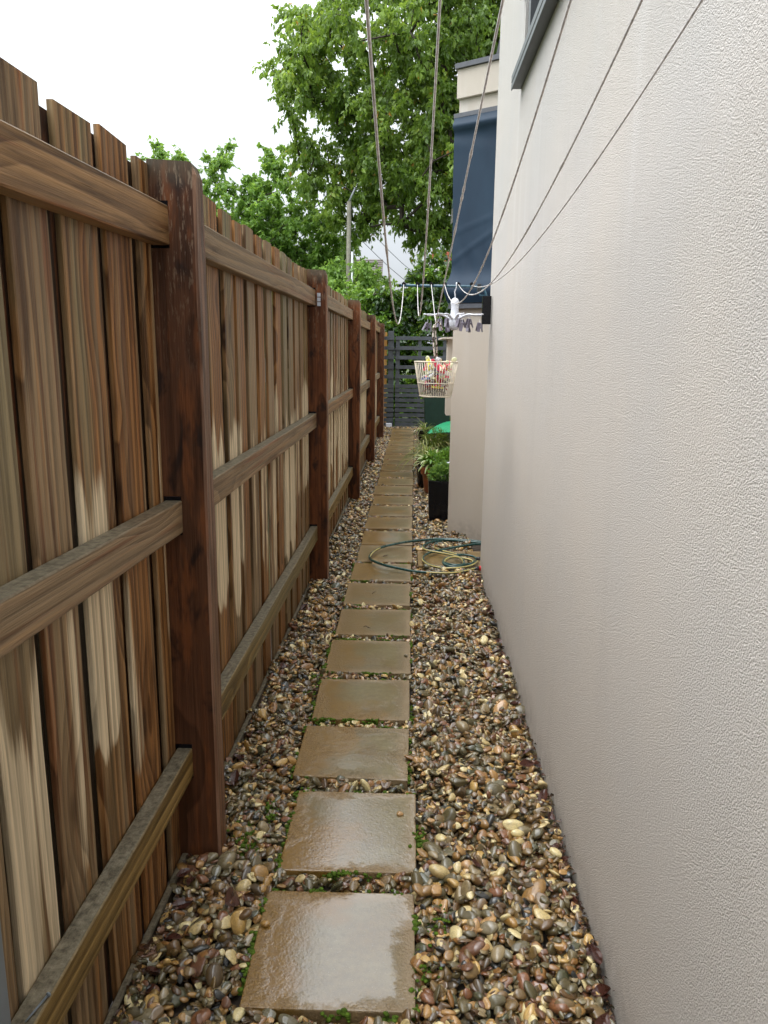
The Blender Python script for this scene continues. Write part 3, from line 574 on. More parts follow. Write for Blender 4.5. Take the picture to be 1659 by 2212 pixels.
# ------------------------------------------------------------------ gate
gate = empty('slatted_gate', (0.19, 15.2, 0), 'dark grey gate of horizontal slats closing the end of the path', 'gate'); gate.location = (0, 0, 0)
side = empty('slatted_side_panel', (0, 0, 0), 'narrow grey slat panel and post fixed left of the gate', 'fence panel')
zs = [1.658, 1.472, 1.29, 1.108, .925, .742, .66, .566, .47, .372, .276, .18, .085, .0]
for z in zs:
    b = MB(); b.box(-.30, .69, 15.2, 15.222, z, z + .068); b.obj('slat', M_gate, gate, bevel=.002)
    b = MB(); b.box(-.535, -.328, 15.2, 15.222, z - .002, z + .066); b.obj('slat', M_gate, side, bevel=.002)
for x in (-.295, .14, .62):
    b = MB(); b.box(x, x + .075 if x < 0 else x + .06, 15.224, 15.27, 0, 1.725); b.obj('stile', M_gate, gate, bevel=.002)
b = MB(); b.box(-.445, -.335, 15.224, 15.31, -.06, 1.825); b.obj('post', M_gate, side, bevel=.003)
b = MB(); b.box(-.322, -.303, 15.195, 15.21, 1.35, 1.50); b.obj('hinge', M_dmetal, gate)
b = MB(); b.box(-.54, -.47, 15.33, 15.4, -.05, 1.80)
tag(b.obj('timber_post', MW['orange'], bevel=.003), 'yellowish timber post standing behind the slat panel left of the gate', 'post')
b = MB(); b.prism([(-.47, 15.08), (-.36, 15.07), (-.355, 15.17), (-.465, 15.18)], -.04, .06)
tag(b.obj('white_block', M_white, bevel=.006), 'small white block at the foot of the gate post', 'block')
# green bin
def bin_():
    t = empty('wheelie_bin', (.47, 13.6, -.02), 'dark green wheelie bin standing before the right end of the gate', 'bin')
    b = MB(); b.add([(-.20, -.24, .03), (.20, -.24, .03), (.20, .24, .03), (-.20, .24, .03), (-.25, -.29, 1.0), (.25, -.29, 1.0), (.25, .29, 1.0), (-.25, .29, 1.0)], [(3, 2, 1, 0), (4, 5, 6, 7), (0, 1, 5, 4), (1, 2, 6, 5), (2, 3, 7, 6), (3, 0, 4, 7)])
    b.obj('body', M_bin, t, bevel=.02)
    b = MB(); b.box(-.27, .27, -.31, .31, 1.002, 1.06); b.obj('lid', M_bin, t, bevel=.015)
    for x in (-.2, .2): b = MB(); b.tube([(x - .02, .22, .1), (x + .02, .22, .1)], .1, 14); b.obj('wheel', M_black, t, True)
bin_()

# ------------------------------------------------------------------ clothesline
cl = empty('clothesline', (0, 0, 0), 'blue-green clothesline bar with six slack cords running overhead', 'clothesline')
b = MB(); YB = 5.0; b.tube([(-.075, YB, 1.872), (.40, YB, 1.868), (.43, YB, 1.862), (.452, YB, 1.845), (.463, YB, 1.815), (.465, YB, 1.77)], .0085, 10); b.obj('bar', M_pipe, cl, True)
b = MB(); b.tube([(-.083, YB, 1.872), (-.073, YB, 1.872)], .010, 10); b.obj('end_cap', M_black, cl, True)
b = MB(); b.box(.440, .496, YB - .02, YB + .02, 1.64, 1.812); b.obj('bracket', M_black, cl, bevel=.004)
b = MB(); b.box(.405, .430, YB - .013, YB + .013, 1.838, 1.885); b.obj('clamp', M_dmetal, cl, bevel=.003)
b = MB(); b.tube([(.41, YB, 1.84), (.425, YB, 1.815), (.462, YB, 1.812)], .006, 8); b.obj('stay', M_pipe, cl, True)
b = MB(); b.tube([(-.15, -.32, 2.12), (.50, -.32, 2.12)], .012, 8); b.obj('near_bar', M_pipe, cl, True)
LN = [(-.053, [(5, 1.879), (2.75, 1.575), (.9, 1.835)]), (.033, [(5, 1.879), (3.3, 1.62), (1.24, 1.972)]), None,
      (.202, [(5, 1.881), (3.5, 1.68), (1.14, 1.932)]), (.288, [(5, 1.881), (3.75, 1.735), (1.11, 1.922)]), (.371, [(5, 1.876), (4.1, 1.80), (1.13, 1.93)])]
def cord(fn, x, name='cord'):
    pts = []; rr = []; n = 170
    for i in range(n + 1):
        y = 5.0 - 5.32 * i / n; pts.append((x, y, fn(y)))
        rr.append(.0021 + (random.uniform(0, .0016) if 1.6 < y < 4.6 and random.random() < .28 else 0))
    b = MB(); b.tube(pts, rr, 6); b.obj(name, M_line, cl, True)
def blend(y, z): 
    t = min(max((.9 - y) / 1.2, 0), 1); return z * (1 - t) + 2.12 * t
for k, L_ in enumerate(LN):
    if L_ is None:
        def fn(y):
            if y > 3.9: return 1.612 + (1.88 - 1.612) * ((y - 3.9) / 1.1) ** 1.05
            return 1.612 + (1.955 - 1.612) * ((3.9 - y) / 2.7) ** 1.03
        cord(lambda y: blend(y, fn(y)), .119 + 0)
        xk = .119
    else:
        co = np.polyfit([p[0] for p in L_[1]], [p[1] for p in L_[1]], 2); cord(lambda y: blend(y, float(np.polyval(co, y))), L_[0]); xk = L_[0]
    b = MB(); b.box(xk - .012, xk + .012, YB - .011, YB + .011, 1.876, 1.888); b.box(xk - .005, xk + .005, YB - .012, YB + .012, 1.888, 1.893); b.obj('clip', M_black, cl)
# basket
BX, BY = .126, 3.9
bk = empty('peg_basket', (BX, BY, 1.25), 'small cream wire basket full of clothes pegs hanging from the third cord', 'basket')
def ring(mb, rad, z, r, n=32, ex=1.0): mb.tube([(rad * math.cos(2 * math.pi * i / n), rad * ex * math.sin(2 * math.pi * i / n), z) for i in range(n + 1)], r, 6, cap=False)
rt, rb, hb = .108, .080, .172
for z, r_, w_ in ((hb, rt, .0032), (.068, rb + (rt - rb) * .068 / hb, .0024), (.004, rb, .0024)):
    b = MB(); ring(b, r_, z, w_); b.obj('ring', M_cream, bk, True)
for i in range(44):
    a = 2 * math.pi * i / 44; b = MB(); ca, sa = math.cos(a), math.sin(a)
    b.tube([(rt * ca, rt * sa, hb), (rb * ca, rb * sa, .01), (rb * .9 * ca, rb * .9 * sa, 0), (0.01 * ca, .01 * sa, -.001)], .0016, 5); b.obj('wire', M_cream, bk, True)
hz = 1.612 - 1.25
for s_ in (-1, 1):
    b = MB(); b.tube([(s_ * .004, s_ * .02, hb), (-.005 + s_ * .006, s_ * .012, .24), (-.012 + s_ * .005, s_ * .004, .30), (-.012 + s_ * .004, 0, hz - .02), (-.007 + s_ * .002, 0, hz - .004), (.003, 0, hz + .004 - .001 * s_), (.013, 0, hz - .004), (.020, 0, hz - .022), (.026, 0, hz - .036)] if s_ > 0 else [(-.006, -.02, hb), (-.014, -.012, .24), (-.019, -.004, .30), (-.018, 0, hz - .025), (-.013, 0, hz - .01)], .0044, 7); b.obj('hook', M_chip, bk, True)
# pegs in the basket
def peg_mesh(mat, L=.062):
    b = MB()
    for s_ in (-1, 1):
        b.add([(s_ * .0015, -.005, 0), (s_ * .0065, -.005, .002), (s_ * .0065, .005, .002), (s_ * .0015, .005, 0), (s_ * .004, -.006, L * .5), (s_ * .0085, -.006, L * .5), (s_ * .0085, .006, L * .5), (s_ * .004, .006, L * .5),
               (s_ * .010, -.005, L), (s_ * .0135, -.005, L), (s_ * .0135, .005, L), (s_ * .010, .005, L)], [(0, 1, 2, 3), (0, 4, 5, 1), (1, 5, 6, 2), (2, 6, 7, 3), (3, 7, 4, 0), (4, 8, 9, 5), (5, 9, 10, 6), (6, 10, 11, 7), (7, 11, 8, 4), (8, 11, 10, 9)])
    b.tube([(-.009, 0, L * .52), (.009, 0, L * .52)], .0042, 8)
    me = bpy.data.meshes.new('clothes_peg'); me.from_pydata(b.v, [], b.f); me.materials.append(mat); me.update(); return me
def spoon_mesh(mat):       # peg seen broadside: long leg with a round thumb pad
    b = MB(); b.tube([(0, 0, 0), (0, 0, .02), (0, .001, .042)], [.004, .0046, .0052], 8, flat=((0, 1, 0), .5))
    b.tube([(0, 0, .040), (0, .0008, .048), (0, .001, .058), (0, 0, .066)], [.004, .0105, .0115, .004], 12, flat=((0, 1, 0), .28))
    me = bpy.data.meshes.new('clothes_peg'); me.from_pydata(b.v, [], b.f); me.materials.append(mat); me.polygons.foreach_set('use_smooth', [True] * len(me.polygons)); me.update(); return me
PC = [('pink', (.78, .05, .13), 22), ('pale green', (.66, .68, .42), 22), ('clear white', (.70, .72, .74), 26), ('yellow', (.70, .60, .08), 7), ('blue', (.08, .16, .5), 4), ('grey', (.26, .23, .21), 26), ('dark red', (.28, .02, .04), 12)]
for nm, col, cnt in PC:
    mt = plain(nm.replace(' ', '_') + '_peg_plastic', col, .3, .5, var=.12); ma, mb_ = peg_mesh(mt), spoon_mesh(mt)
    for i in range(cnt):
        low = nm in ('grey', 'dark red'); z = random.uniform(.012, .085) if low else random.uniform(.05, .145)
        R_ = (rb + (rt - rb) * z / hb) * .80; a = random.uniform(math.pi, 2 * math.pi) if random.random() < .75 else random.uniform(0, math.pi); q = R_ * random.uniform(.45, 1) ** .5
        tilt = random.uniform(.7, 1.75) if z < .11 else random.uniform(.3, 1.6)
        L_ = .05; dx, dy = math.cos(a) * q, math.sin(a) * q; ho = random.uniform(0, 6.28)
        if z < .13: # keep the head inside the wires
            hd = Vector((-dx, -dy)); ho = math.atan2(hd.x, -hd.y) + random.uniform(-.8, .8)
        o = link('clothes_peg', (mb_ if random.random() < .6 else ma), None, (BX + dx, BY + dy, 1.25 + z), (tilt, 0, ho))
        tag(o, f'{nm} plastic clothes peg lying in the hanging wire basket', 'clothes peg', 'pegs in the wire basket')
# upright pegs over the rim
for (dx, nm, lean) in ((-.045, 0, .05), (-.015, 0, .6), (.012, 0, .9), (.03, 1, -.45), (.066, 0, .45), (.058, 0, .5)):
    mt = bpy.data.materials['pale_green_peg_plastic' if nm == 0 else 'clear_white_peg_plastic']
    o = link('clothes_peg', spoon_mesh(mt), None, (BX + dx, BY - .02, 1.25 + .135), (0.1, lean, random.uniform(-.3, .3)))
    tag(o, ('pale green' if nm == 0 else 'clear white') + ' clothes peg sticking up out of the hanging wire basket', 'clothes peg', 'pegs sticking up out of the wire basket')
# octopus hanger
hx, hy, hz0 = .270, 5.0, 1.60
hg = empty('peg_hanger', (hx, hy, hz0), 'white plastic eight-armed hanger with grey pegs hooked on the clothesline bar', 'hanger')
b = MB(); b.lathe([(.001, 0), (.022, .004), (.034, .018), (.040, .038), (.037, .058), (.030, .078), (.026, .105), (.0235, .130), (.0245, .150), (.0275, .165), (.0265, .180), (.018, .193), (.008, .199), (.001, .2)], 24); b.obj('body', M_white, hg, True)
b = MB(); b.tube([(0, 0, .198), (0, 0, .215), (-.004, 0, .235), (.006, -.004, .262), (.006, -.013, .278), (.006, -.010, .289), (.006, .004, .290), (.006, .013, .280), (.006, .013, .268)], .0038, 8); b.obj('hook', M_white, hg, True)
pegme = peg_mesh(M_pegg, .040)
for k in range(8):
    a = 2 * math.pi * k / 8 + .22; ca, sa = math.cos(a), math.sin(a); pts = []
    for i in range(15):
        t = i / 14; r_ = .02 + .18 * t; z = .078 + .020 * math.sin(t * 4.6 - .6) + .034 * max(0, t - .62) / .38; pts.append((r_ * ca, r_ * sa, z))
    b = MB(); b.tube(pts, [.0115 - .0045 * i / 14 for i in range(15)], 8, flat=((0, 0, 1), .6)); b.obj('arm', M_white, hg, True)
    for r_ in (.10, .175):
        zz = .075 + .02 * math.sin((r_ - .02) / .18 * 4.6 - .6) - .005; x, y = r_ * ca, r_ * sa
        b = MB(); b.tube([(x, y, zz), (x + .003, y, zz - .012), (x, y, zz - .022)], .0011, 5); b.obj('loop', M_white, hg)
        link('peg', pegme, hg, (x, y, zz - .018), (math.pi + random.uniform(-.25, .25), random.uniform(-.25, .25), a + random.uniform(-.8, .8)), (1.4, 1.6, 1.35))

# ------------------------------------------------------------------ hose
_R = Matrix(RC); f_ = 1661.
def ground_pt(x, y, z=0):                                  # where the eye ray through a photo point meets the height z (used once, to trace the hose)
    d = _R @ Vector(((x - 829.5) / f_, (1106 - y) / f_, -1)); t = (z - H) / d.z; return Vector((d.x * t, d.y * t, z))
def c4(p, z): return ground_pt((1350 + p[0] / 2.765) * .5486, (2050 + p[1] / 2.765) * .5486, z)
def smooth(pts, k=3):
    P = [Vector(p) for p in pts]
    for _ in range(k):
        Q = [P[0]]
        for a, b_ in zip(P, P[1:]): Q += [a * .75 + b_ * .25, a * .25 + b_ * .75]
        P = Q + [P[-1]]
    return P
paths = [([(1620, 262), (1495, 238), (1280, 215), (1100, 200), (950, 205), (830, 217), (700, 237), (560, 268), (430, 295), (340, 333), (295, 375), (288, 405), (310, 440), (370, 470), (480, 503), (600, 522), (740, 547), (830, 562), (930, 574), (1050, 583), (1150, 583), (1250, 568), (1340, 545), (1435, 522)], .027),
         ([(1620, 280), (1495, 252), (1300, 232), (1180, 213), (1080, 207), (980, 228), (900, 262), (868, 298), (890, 325), (970, 338), (1100, 355), (1200, 377), (1275, 408), (1312, 445), (1322, 485), (1280, 505), (1180, 503), (1100, 480), (1088, 450), (1130, 420), (1200, 405), (1290, 405), (1400, 425), (1432, 450), (1400, 478), (1300, 497), (1190, 495), (1110, 470), (1098, 440), (1150, 415)], .030),
         ([(1620, 272), (1495, 266), (1400, 268), (1250, 287), (1130, 305), (1030, 330), (950, 355), (890, 388), (866, 427), (890, 457), (960, 490), (1060, 515), (1160, 527), (1260, 528), (1370, 508), (1440, 470), (1462, 432), (1440, 402), (1380, 386), (1300, 382), (1230, 388)], .022),
         ([(1300, 222), (1180, 222), (1060, 235), (1000, 260), (1000, 290), (1060, 325), (1150, 350), (1250, 380)], .012)]
hs_ = empty('garden_hose', (.2, 5, 0), 'dark green garden hose with a yellow stripe coiled across path and gravel', 'hose'); hs_.location = (0, 0, 0)
def spot(k, t):
    if k == 0: return 30 if .36 < t < .47 else (150 if t > .76 else 270)
    if k == 1: return 150 if t > .12 else 250
    return 150
for kk, (pts, z) in enumerate(paths):
    P = smooth([c4(p, z) for p in pts]); P = [p + Vector((0, 0, .004 * math.sin(i * .13) + .004)) for i, p in enumerate(P)]
    b = MB(); b.tube(P, .0088, 12, stripe=lambda i, j: 1 if abs(((j + .5) * 30 - spot(kk, i / len(P)) + 180) % 360 - 180) < 26 else 0); b.obj('tube', [M_hg, M_hy], hs_, True)
def con(x, y, z, dx, dy):
    b = MB(); a = Vector((x, y, z)); d = Vector((dx, dy, 0)).normalized(); b.tube([a, a + d * .03], [.012, .013], 12); b.obj('collar', M_dmetal, hs_, True)
    b = MB(); b.tube([a + d * .031, a + d * .045, a + d * .07, a + d * .085], [.015, .019, .019, .013], 12); b.obj('connector', M_red, hs_, True)
e = c4((1435, 522), .024); con(e.x, e.y, e.z, 1, .25)
e = c4((1452, 432), .045); con(e.x + .0, e.y, e.z + .012, 1, .05)

# ------------------------------------------------------------------ plants
def tonefn(n, a=0, b=1): return rng.uniform(a, b, n)
def bush(name, parent, c, rad, n, L, Wr, mat, lo=0, hi=1, droop=.0, up=.5):
    u = norm(rng.normal(size=(n, 3))); u[:, 2] = np.abs(u[:, 2]) * 1.0 - .15; r = rng.uniform(.35, 1, (n, 1)) ** .6; P = np.array(c) + u * r * np.array(rad)
    D = norm(u + rng.normal(size=(n, 3)) * .5 + np.array([0, 0, up - droop])); N = norm(rng.normal(size=(n, 3)) * .5 + np.array([0, 0, 1]))
    Ln = L * rng.uniform(.7, 1.25, n); return link(name, leaves(P, D, N, Ln, Ln * Wr, tonefn(n, lo, hi), mat=mat, name=name), parent)
def straps(name, parent, c, n, L, w_, mat, spread=1.0, lo=0, hi=1, edge=False):
    b = MB(); tn = []
    for i in range(n):
        a = random.uniform(0, 6.283); el = random.uniform(.5, 1.35); l = L * random.uniform(.6, 1.1); p = Vector(c) + Vector((random.gauss(0, .02), random.gauss(0, .02), 0)); d = Vector((math.cos(a) * math.cos(el) * spread, math.sin(a) * math.cos(el) * spread, math.sin(el))).normalized()
        s_ = Vector((-math.sin(a), math.cos(a), 0)); k = 8; rows = []; tt = random.uniform(lo, hi)
        for j in range(k + 1):
            t = j / k; ww = w_ * math.sin(math.pi * (.12 + .86 * t)) ** .6 * .5
            rows.append((p - s_ * ww, p + Vector((0, 0, -.15 * ww)), p + s_ * ww)); p = p + d * l / k; d = (d + Vector((0, 0, -.20 * (1 + t)))).normalized()
        o = len(b.v)
        for q in rows: b.v += [tuple(x) for x in q]
        for j in range(k):
            for m_ in (0, 1): b.f.append((o + j * 3 + m_, o + j * 3 + m_ + 1, o + (j + 1) * 3 + m_ + 1, o + (j + 1) * 3 + m_)); b.mi.append(0); tn.append(tt if not edge or m_ else min(1, tt + .5))
    o = b.obj(name, mat, parent); a = o.data.attributes.new('tone', 'FLOAT', 'FACE'); a.data.foreach_set('value', tn); return o
def pot(name, label, x, y, prof, mat, z=-.02, n=24):
    t = empty(name, (x, y, z), label, 'plant pot'); b = MB(); b.lathe(prof, n); b.obj('vessel', mat, t, True)
    b = MB(); b.lathe([(.001, prof[-1][1] - .0), (prof[-1][0], prof[-1][1])], n); b.obj('potting_soil', M_soil, t); return t
# tall black planter with mint
t = empty('black_planter', (.30, 6.86, -.02), 'tall glossy black square planter beside the bay wall', 'planter')
b = MB(); b.add([(-.115, -.13, 0), (.13, -.13, 0), (.13, .13, 0), (-.115, .13, 0), (-.125, -.14, .37), (.14, -.14, .35), (.14, .14, .35), (-.125, .14, .37)], [(3, 2, 1, 0), (4, 5, 6, 7), (0, 1, 5, 4), (1, 2, 6, 5), (2, 3, 7, 6), (3, 0, 4, 7)]); b.obj('vessel', M_black, t, bevel=.006)
p = empty('mint_plant', (.31, 6.85, .34), 'soft round-leaved mint growing in the tall black planter', 'plant'); bush('leaves', p, (0.01, 0, .015), (.125, .12, .15), 300, .05, .8, M_mint)
b = MB(); [b.tube([(random.gauss(0, .04), random.gauss(0, .04), -.02), (random.gauss(0, .06), random.gauss(0, .06), .1)], .002, 5) for _ in range(14)]; b.obj('stems', M_mint, p)
# terracotta pots
pr = [(.001, 0), (.062, 0), (.070, .03), (.086, .13), (.093, .175), (.106, .178), (.112, .19), (.115, .24), (.108, .245), (.100, .235)]
pot('terracotta_pot', 'terracotta pot with a thick rim holding variegated leaves', .235, 8.05, [(r, z * 1.2) for r, z in pr], M_terra)
p = empty('variegated_plant', (.245, 8.05, .255), 'cream-edged green plant arching over the terracotta pot', 'plant')
straps('leaves', p, (0, 0, .02), 60, .25, .032, M_varie, .85, 0, .55, True); bush('leaf_tuft', p, (0, -.01, .07), (.10, .1, .11), 220, .05, .5, M_herb, .2, 1)
t = pot('black_pot', 'small black plastic pot half hidden behind the terracotta pot', .18, 8.42, [(.001, 0), (.08, 0), (.1, .22), (.106, .225), (.098, .215)], M_black)
pot('dark_pot', 'dark round pot holding the bushy herb close to the bay', .40, 7.55, [(.001, 0), (.1, 0), (.12, .26), (.128, .27), (.118, .26)], M_black)
p = empty('bushy_herb', (.40, 7.55, .25), 'bright green small-leaved bushy herb between variegated plant and bay', 'plant'); bush('leaves', p, (0, 0, .10), (.16, .16, .22), 1700, .028, .6, M_herb)
# grassy plants further back
for (x, y, lb, n, s_) in ((.31, 9.9, 'large fine-leaved grassy plant under the green cover', 260, .42), (.20, 9.2, 'arching strappy plant leaning over the path edge', 90, .45), (.24, 12.6, 'small upright grass tuft in front of the gate', 40, .34)):
    pt = pot('plant_pot', {260: 'dark pot under the large grassy plant', 90: 'dark pot under the arching strappy plant', 40: 'dark pot under the small grass tuft by the gate'}[n], x, y, [(.001, 0), (.085, 0), (.11, .2), (.115, .21), (.1, .2)], M_black)
    p = empty('grassy_plant', (x, y, .17), lb, 'plant'); straps('leaves', p, (0, 0, 0), n, s_, .012, M_strap)
    if n == 260: bush('fine_leaves', p, (.04, 0, .12), (.2, .2, .24), 1500, .035, .18, M_strap, .05, .6)
# green corrugated cover on a grey stand
t = empty('garden_stand', (.46, 10.3, 0), 'pale grey plastic stand under the green cover', 'stand'); b = MB(); b.add([(-.09, -.12, -.02), (.16, -.12, -.02), (.16, .12, -.02), (-.09, .12, -.02), (-.115, -.15, .42), (.18, -.15, .42), (.18, .15, .42), (-.115, .15, .42)], [(3, 2, 1, 0), (4, 5, 6, 7), (0, 1, 5, 4), (1, 2, 6, 5), (2, 3, 7, 6), (3, 0, 4, 7)]); b.obj('body', M_greyp, t, bevel=.008)
b = MB(); b.box(-.08, .12, -.13, -.122, .18, .34); b.obj('dark_opening', M_black, t)
nu, nv = 40, 26; vs = []
for j in range(nv + 1):
    for i in range(nu + 1):
        u, v = i / nu, j / nv; W = math.sin(min(1, u * 1.5) * math.pi / 2) ** .8; x = .225 + .52 * u; yy = 9.85 + .62 * v * W
        z = .435 + .035 * u + .085 * math.sin(math.pi * min(1, .62 * v)) * W + .0045 * math.sin(u * 70) * math.cos(v * 36) + (.004 * math.sin(u * 80) if j == 0 else 0)
        vs.append((x, yy, z))
b = MB(); b.add(vs, [(j * (nu + 1) + i, j * (nu + 1) + i + 1, (j + 1) * (nu + 1) + i + 1, (j + 1) * (nu + 1) + i) for j in range(nv) for i in range(nu)])
k = len(vs); b.add([(x, y, z - .006) for x, y, z in vs], [(j * (nu + 1) + i, (j + 1) * (nu + 1) + i, (j + 1) * (nu + 1) + i + 1, j * (nu + 1) + i + 1) for j in range(nv) for i in range(nu)])
b.add(vs[:nu + 1] + [(x, y, z - .006) for x, y, z in vs[:nu + 1]], [(i, nu + 1 + i, nu + 2 + i, i + 1) for i in range(nu)])
tag(b.obj('green_cover', M_greenc, None, True), 'emerald green rippled plastic cover arching over the potted plants', 'cover')
# white bag
bm = bmesh.new(); bmesh.ops.create_icosphere(bm, subdivisions=4, radius=1)
for v in bm.verts:
    n_ = math.sin(v.co.x * 5 + v.co.z * 7) * .07 + math.sin(v.co.y * 9 - v.co.z * 4) * .05; v.co *= 1 + n_; v.co.x *= .11; v.co.y *= .1; v.co.z *= .17 * (1 - .25 * max(0, v.co.z))
me = bpy.data.meshes.new('plastic_bag'); bm.to_mesh(me); bm.free(); me.materials.append(M_bag); me.polygons.foreach_set('use_smooth', [True] * len(me.polygons))
tag(link('plastic_bag', me, None, (.405, 7.0, .36)), 'crumpled white plastic bag peeping out behind the bay corner', 'bag')
b = MB(); b.box(.33, .60, 6.99, 7.19, -.02, .24); tag(b.obj('storage_crate', M_black, bevel=.005), 'black crate hidden behind the bay corner carrying the white bag', 'crate')

# dead leaves
def dead_mesh(seed):
    r = random.Random(seed); b = MB(); L, W = r.uniform(.035, .06), r.uniform(.02, .034); n = 6; vs = []
    cu, fo = r.uniform(-.5, .9), r.uniform(.2, .9)
    for i in range(n + 1):
        t = i / n; w_ = W * math.sin(math.pi * (.04 + .92 * t)) ** .8 * .5
        for s_ in (-1, -.5, 0, .5, 1): vs.append((L * (t - .5), s_ * w_, fo * abs(s_) * w_ + cu * L * (t - .5) ** 2 + r.uniform(-.001, .001)))
    b.add(vs, [(i * 5 + j, (i + 1) * 5 + j, (i + 1) * 5 + j + 1, i * 5 + j + 1) for i in range(n) for j in range(4)])
    b.tube([(-L * .5, 0, 0), (-L * .72, .002, .003)], .0008, 4)
    me = bpy.data.meshes.new('dead_leaf'); me.from_pydata(b.v, [], b.f); me.materials.append(M_dead); me.update(); return me
DM = [dead_mesh(s) for s in range(6)]
def hz_at(x, y):
    i, j = int((x - X0) / CELL), int((y - Y0) / CELL); return float(hm[max(0, min(i, hm.shape[0] - 1)), max(0, min(j, hm.shape[1] - 1))])
for k in range(70):
    if k < 40: x, y = .482 - abs(random.gauss(0, .018)), 1.45 + 3.6 * random.random() ** 1.3; wh = 'along the foot of the stucco wall'
    elif k < 64: y = 1.4 + 3.2 * random.random(); x = XF(y) - .08 + abs(random.gauss(0, .035)); wh = 'along the foot of the fence'
    else: x, y = random.uniform(.06, .42), random.uniform(1.8, 5.6); wh = 'on the open gravel right of the stepping stones'
    tag(link('dead_leaf', DM[k % 6], None, (x, y, hz_at(x, y) + .006), (random.uniform(-.7, .7), random.uniform(-.7, .7), random.uniform(0, 6.3))), 'dark red-brown fallen leaf lying ' + wh, 'leaf', 'fallen leaves ' + wh)
tag(link('dead_leaf', DM[2], None, (-.455, 1.80, .03), (.9, .3, 1.4), (1.3, 1.6, 1)), 'large glossy red fallen leaf standing among pebbles near the first fence post', 'leaf')
def litter():
    n = 1500; k = rng.random(n) < .6; y = 1.35 + 4.4 * rng.random(n) ** 1.4
    x = np.where(k, .492 - np.abs(rng.normal(0, .010, n)), -.540 + .0082 * (y - 2) - .088 + np.abs(rng.normal(0, .016, n)))
    z = np.array([hz_at(a, b) for a, b in zip(x, y)]) + rng.uniform(-.004, .010, n)
    L_ = rng.uniform(.007, .024, n); return leaves(np.stack([x, y, z], 1), rng.normal(size=(n, 3)) * [1, 1, .5], rng.normal(size=(n, 3)) * .6 + [0, 0, 1], L_, L_ * rng.uniform(.3, .7, n), rng.random(n), .4, M_litter, 'leaf_litter')
M_litter = leafmat('leaf_litter', [(0, (.02, .010, .006)), (.6, (.06, .025, .015)), (.9, (.10, .035, .02)), (1, (.2, .12, .06))], .45, .1)
tag(link('leaf_litter', litter()), 'fine dark leaf litter caught along the wall and fence bases', 'leaf litter', kind='stuff')
# a few loose stones and bits on the stones
for (x, y, s_, lb) in ((-.01, 2.24, .012, 'lone brown pebble sitting on the second stepping stone'), (-.355, 1.735, .013, 'orange pebble at the left edge of the nearest stepping stone'), (.0, 3.56, .011, 'small dark pebble near the right edge of the fifth stepping stone'), (-.37, 5.7, .012, 'small wet pebble on the far left edge of the stepping stone behind the hose'), (.27, 5.18, .016, 'brown pebble on the side paver inside the hose coils')):
    tag(link('loose_pebble', PM[int(s_ * 1000) % 12], None, (x, y, s_ * .45), (0, .1, x * 9), (s_, s_ * .8, s_ * .6)), lb, 'pebble')
for (x, y, a, lb) in ((-.2, 4.55, .9, 'curled brown twig on the stepping stone in front of the hose loop'), (-.16, 5.42, .2, 'small dark twig on the stepping stone inside the hose loop'), (-.21, 3.95, 2.6, 'thin brown twig on the sixth stepping stone')):
    b = MB(); b.tube([(-.02, 0, .002), (-.005, .006, .006), (.008, .002, .009), (.02, .012, .004)], [.0012, .002, .002, .001], 6); tag(b.obj('twig', M_dead, None, True, (x, y, 0), (0, 0, a)), lb, 'twig')

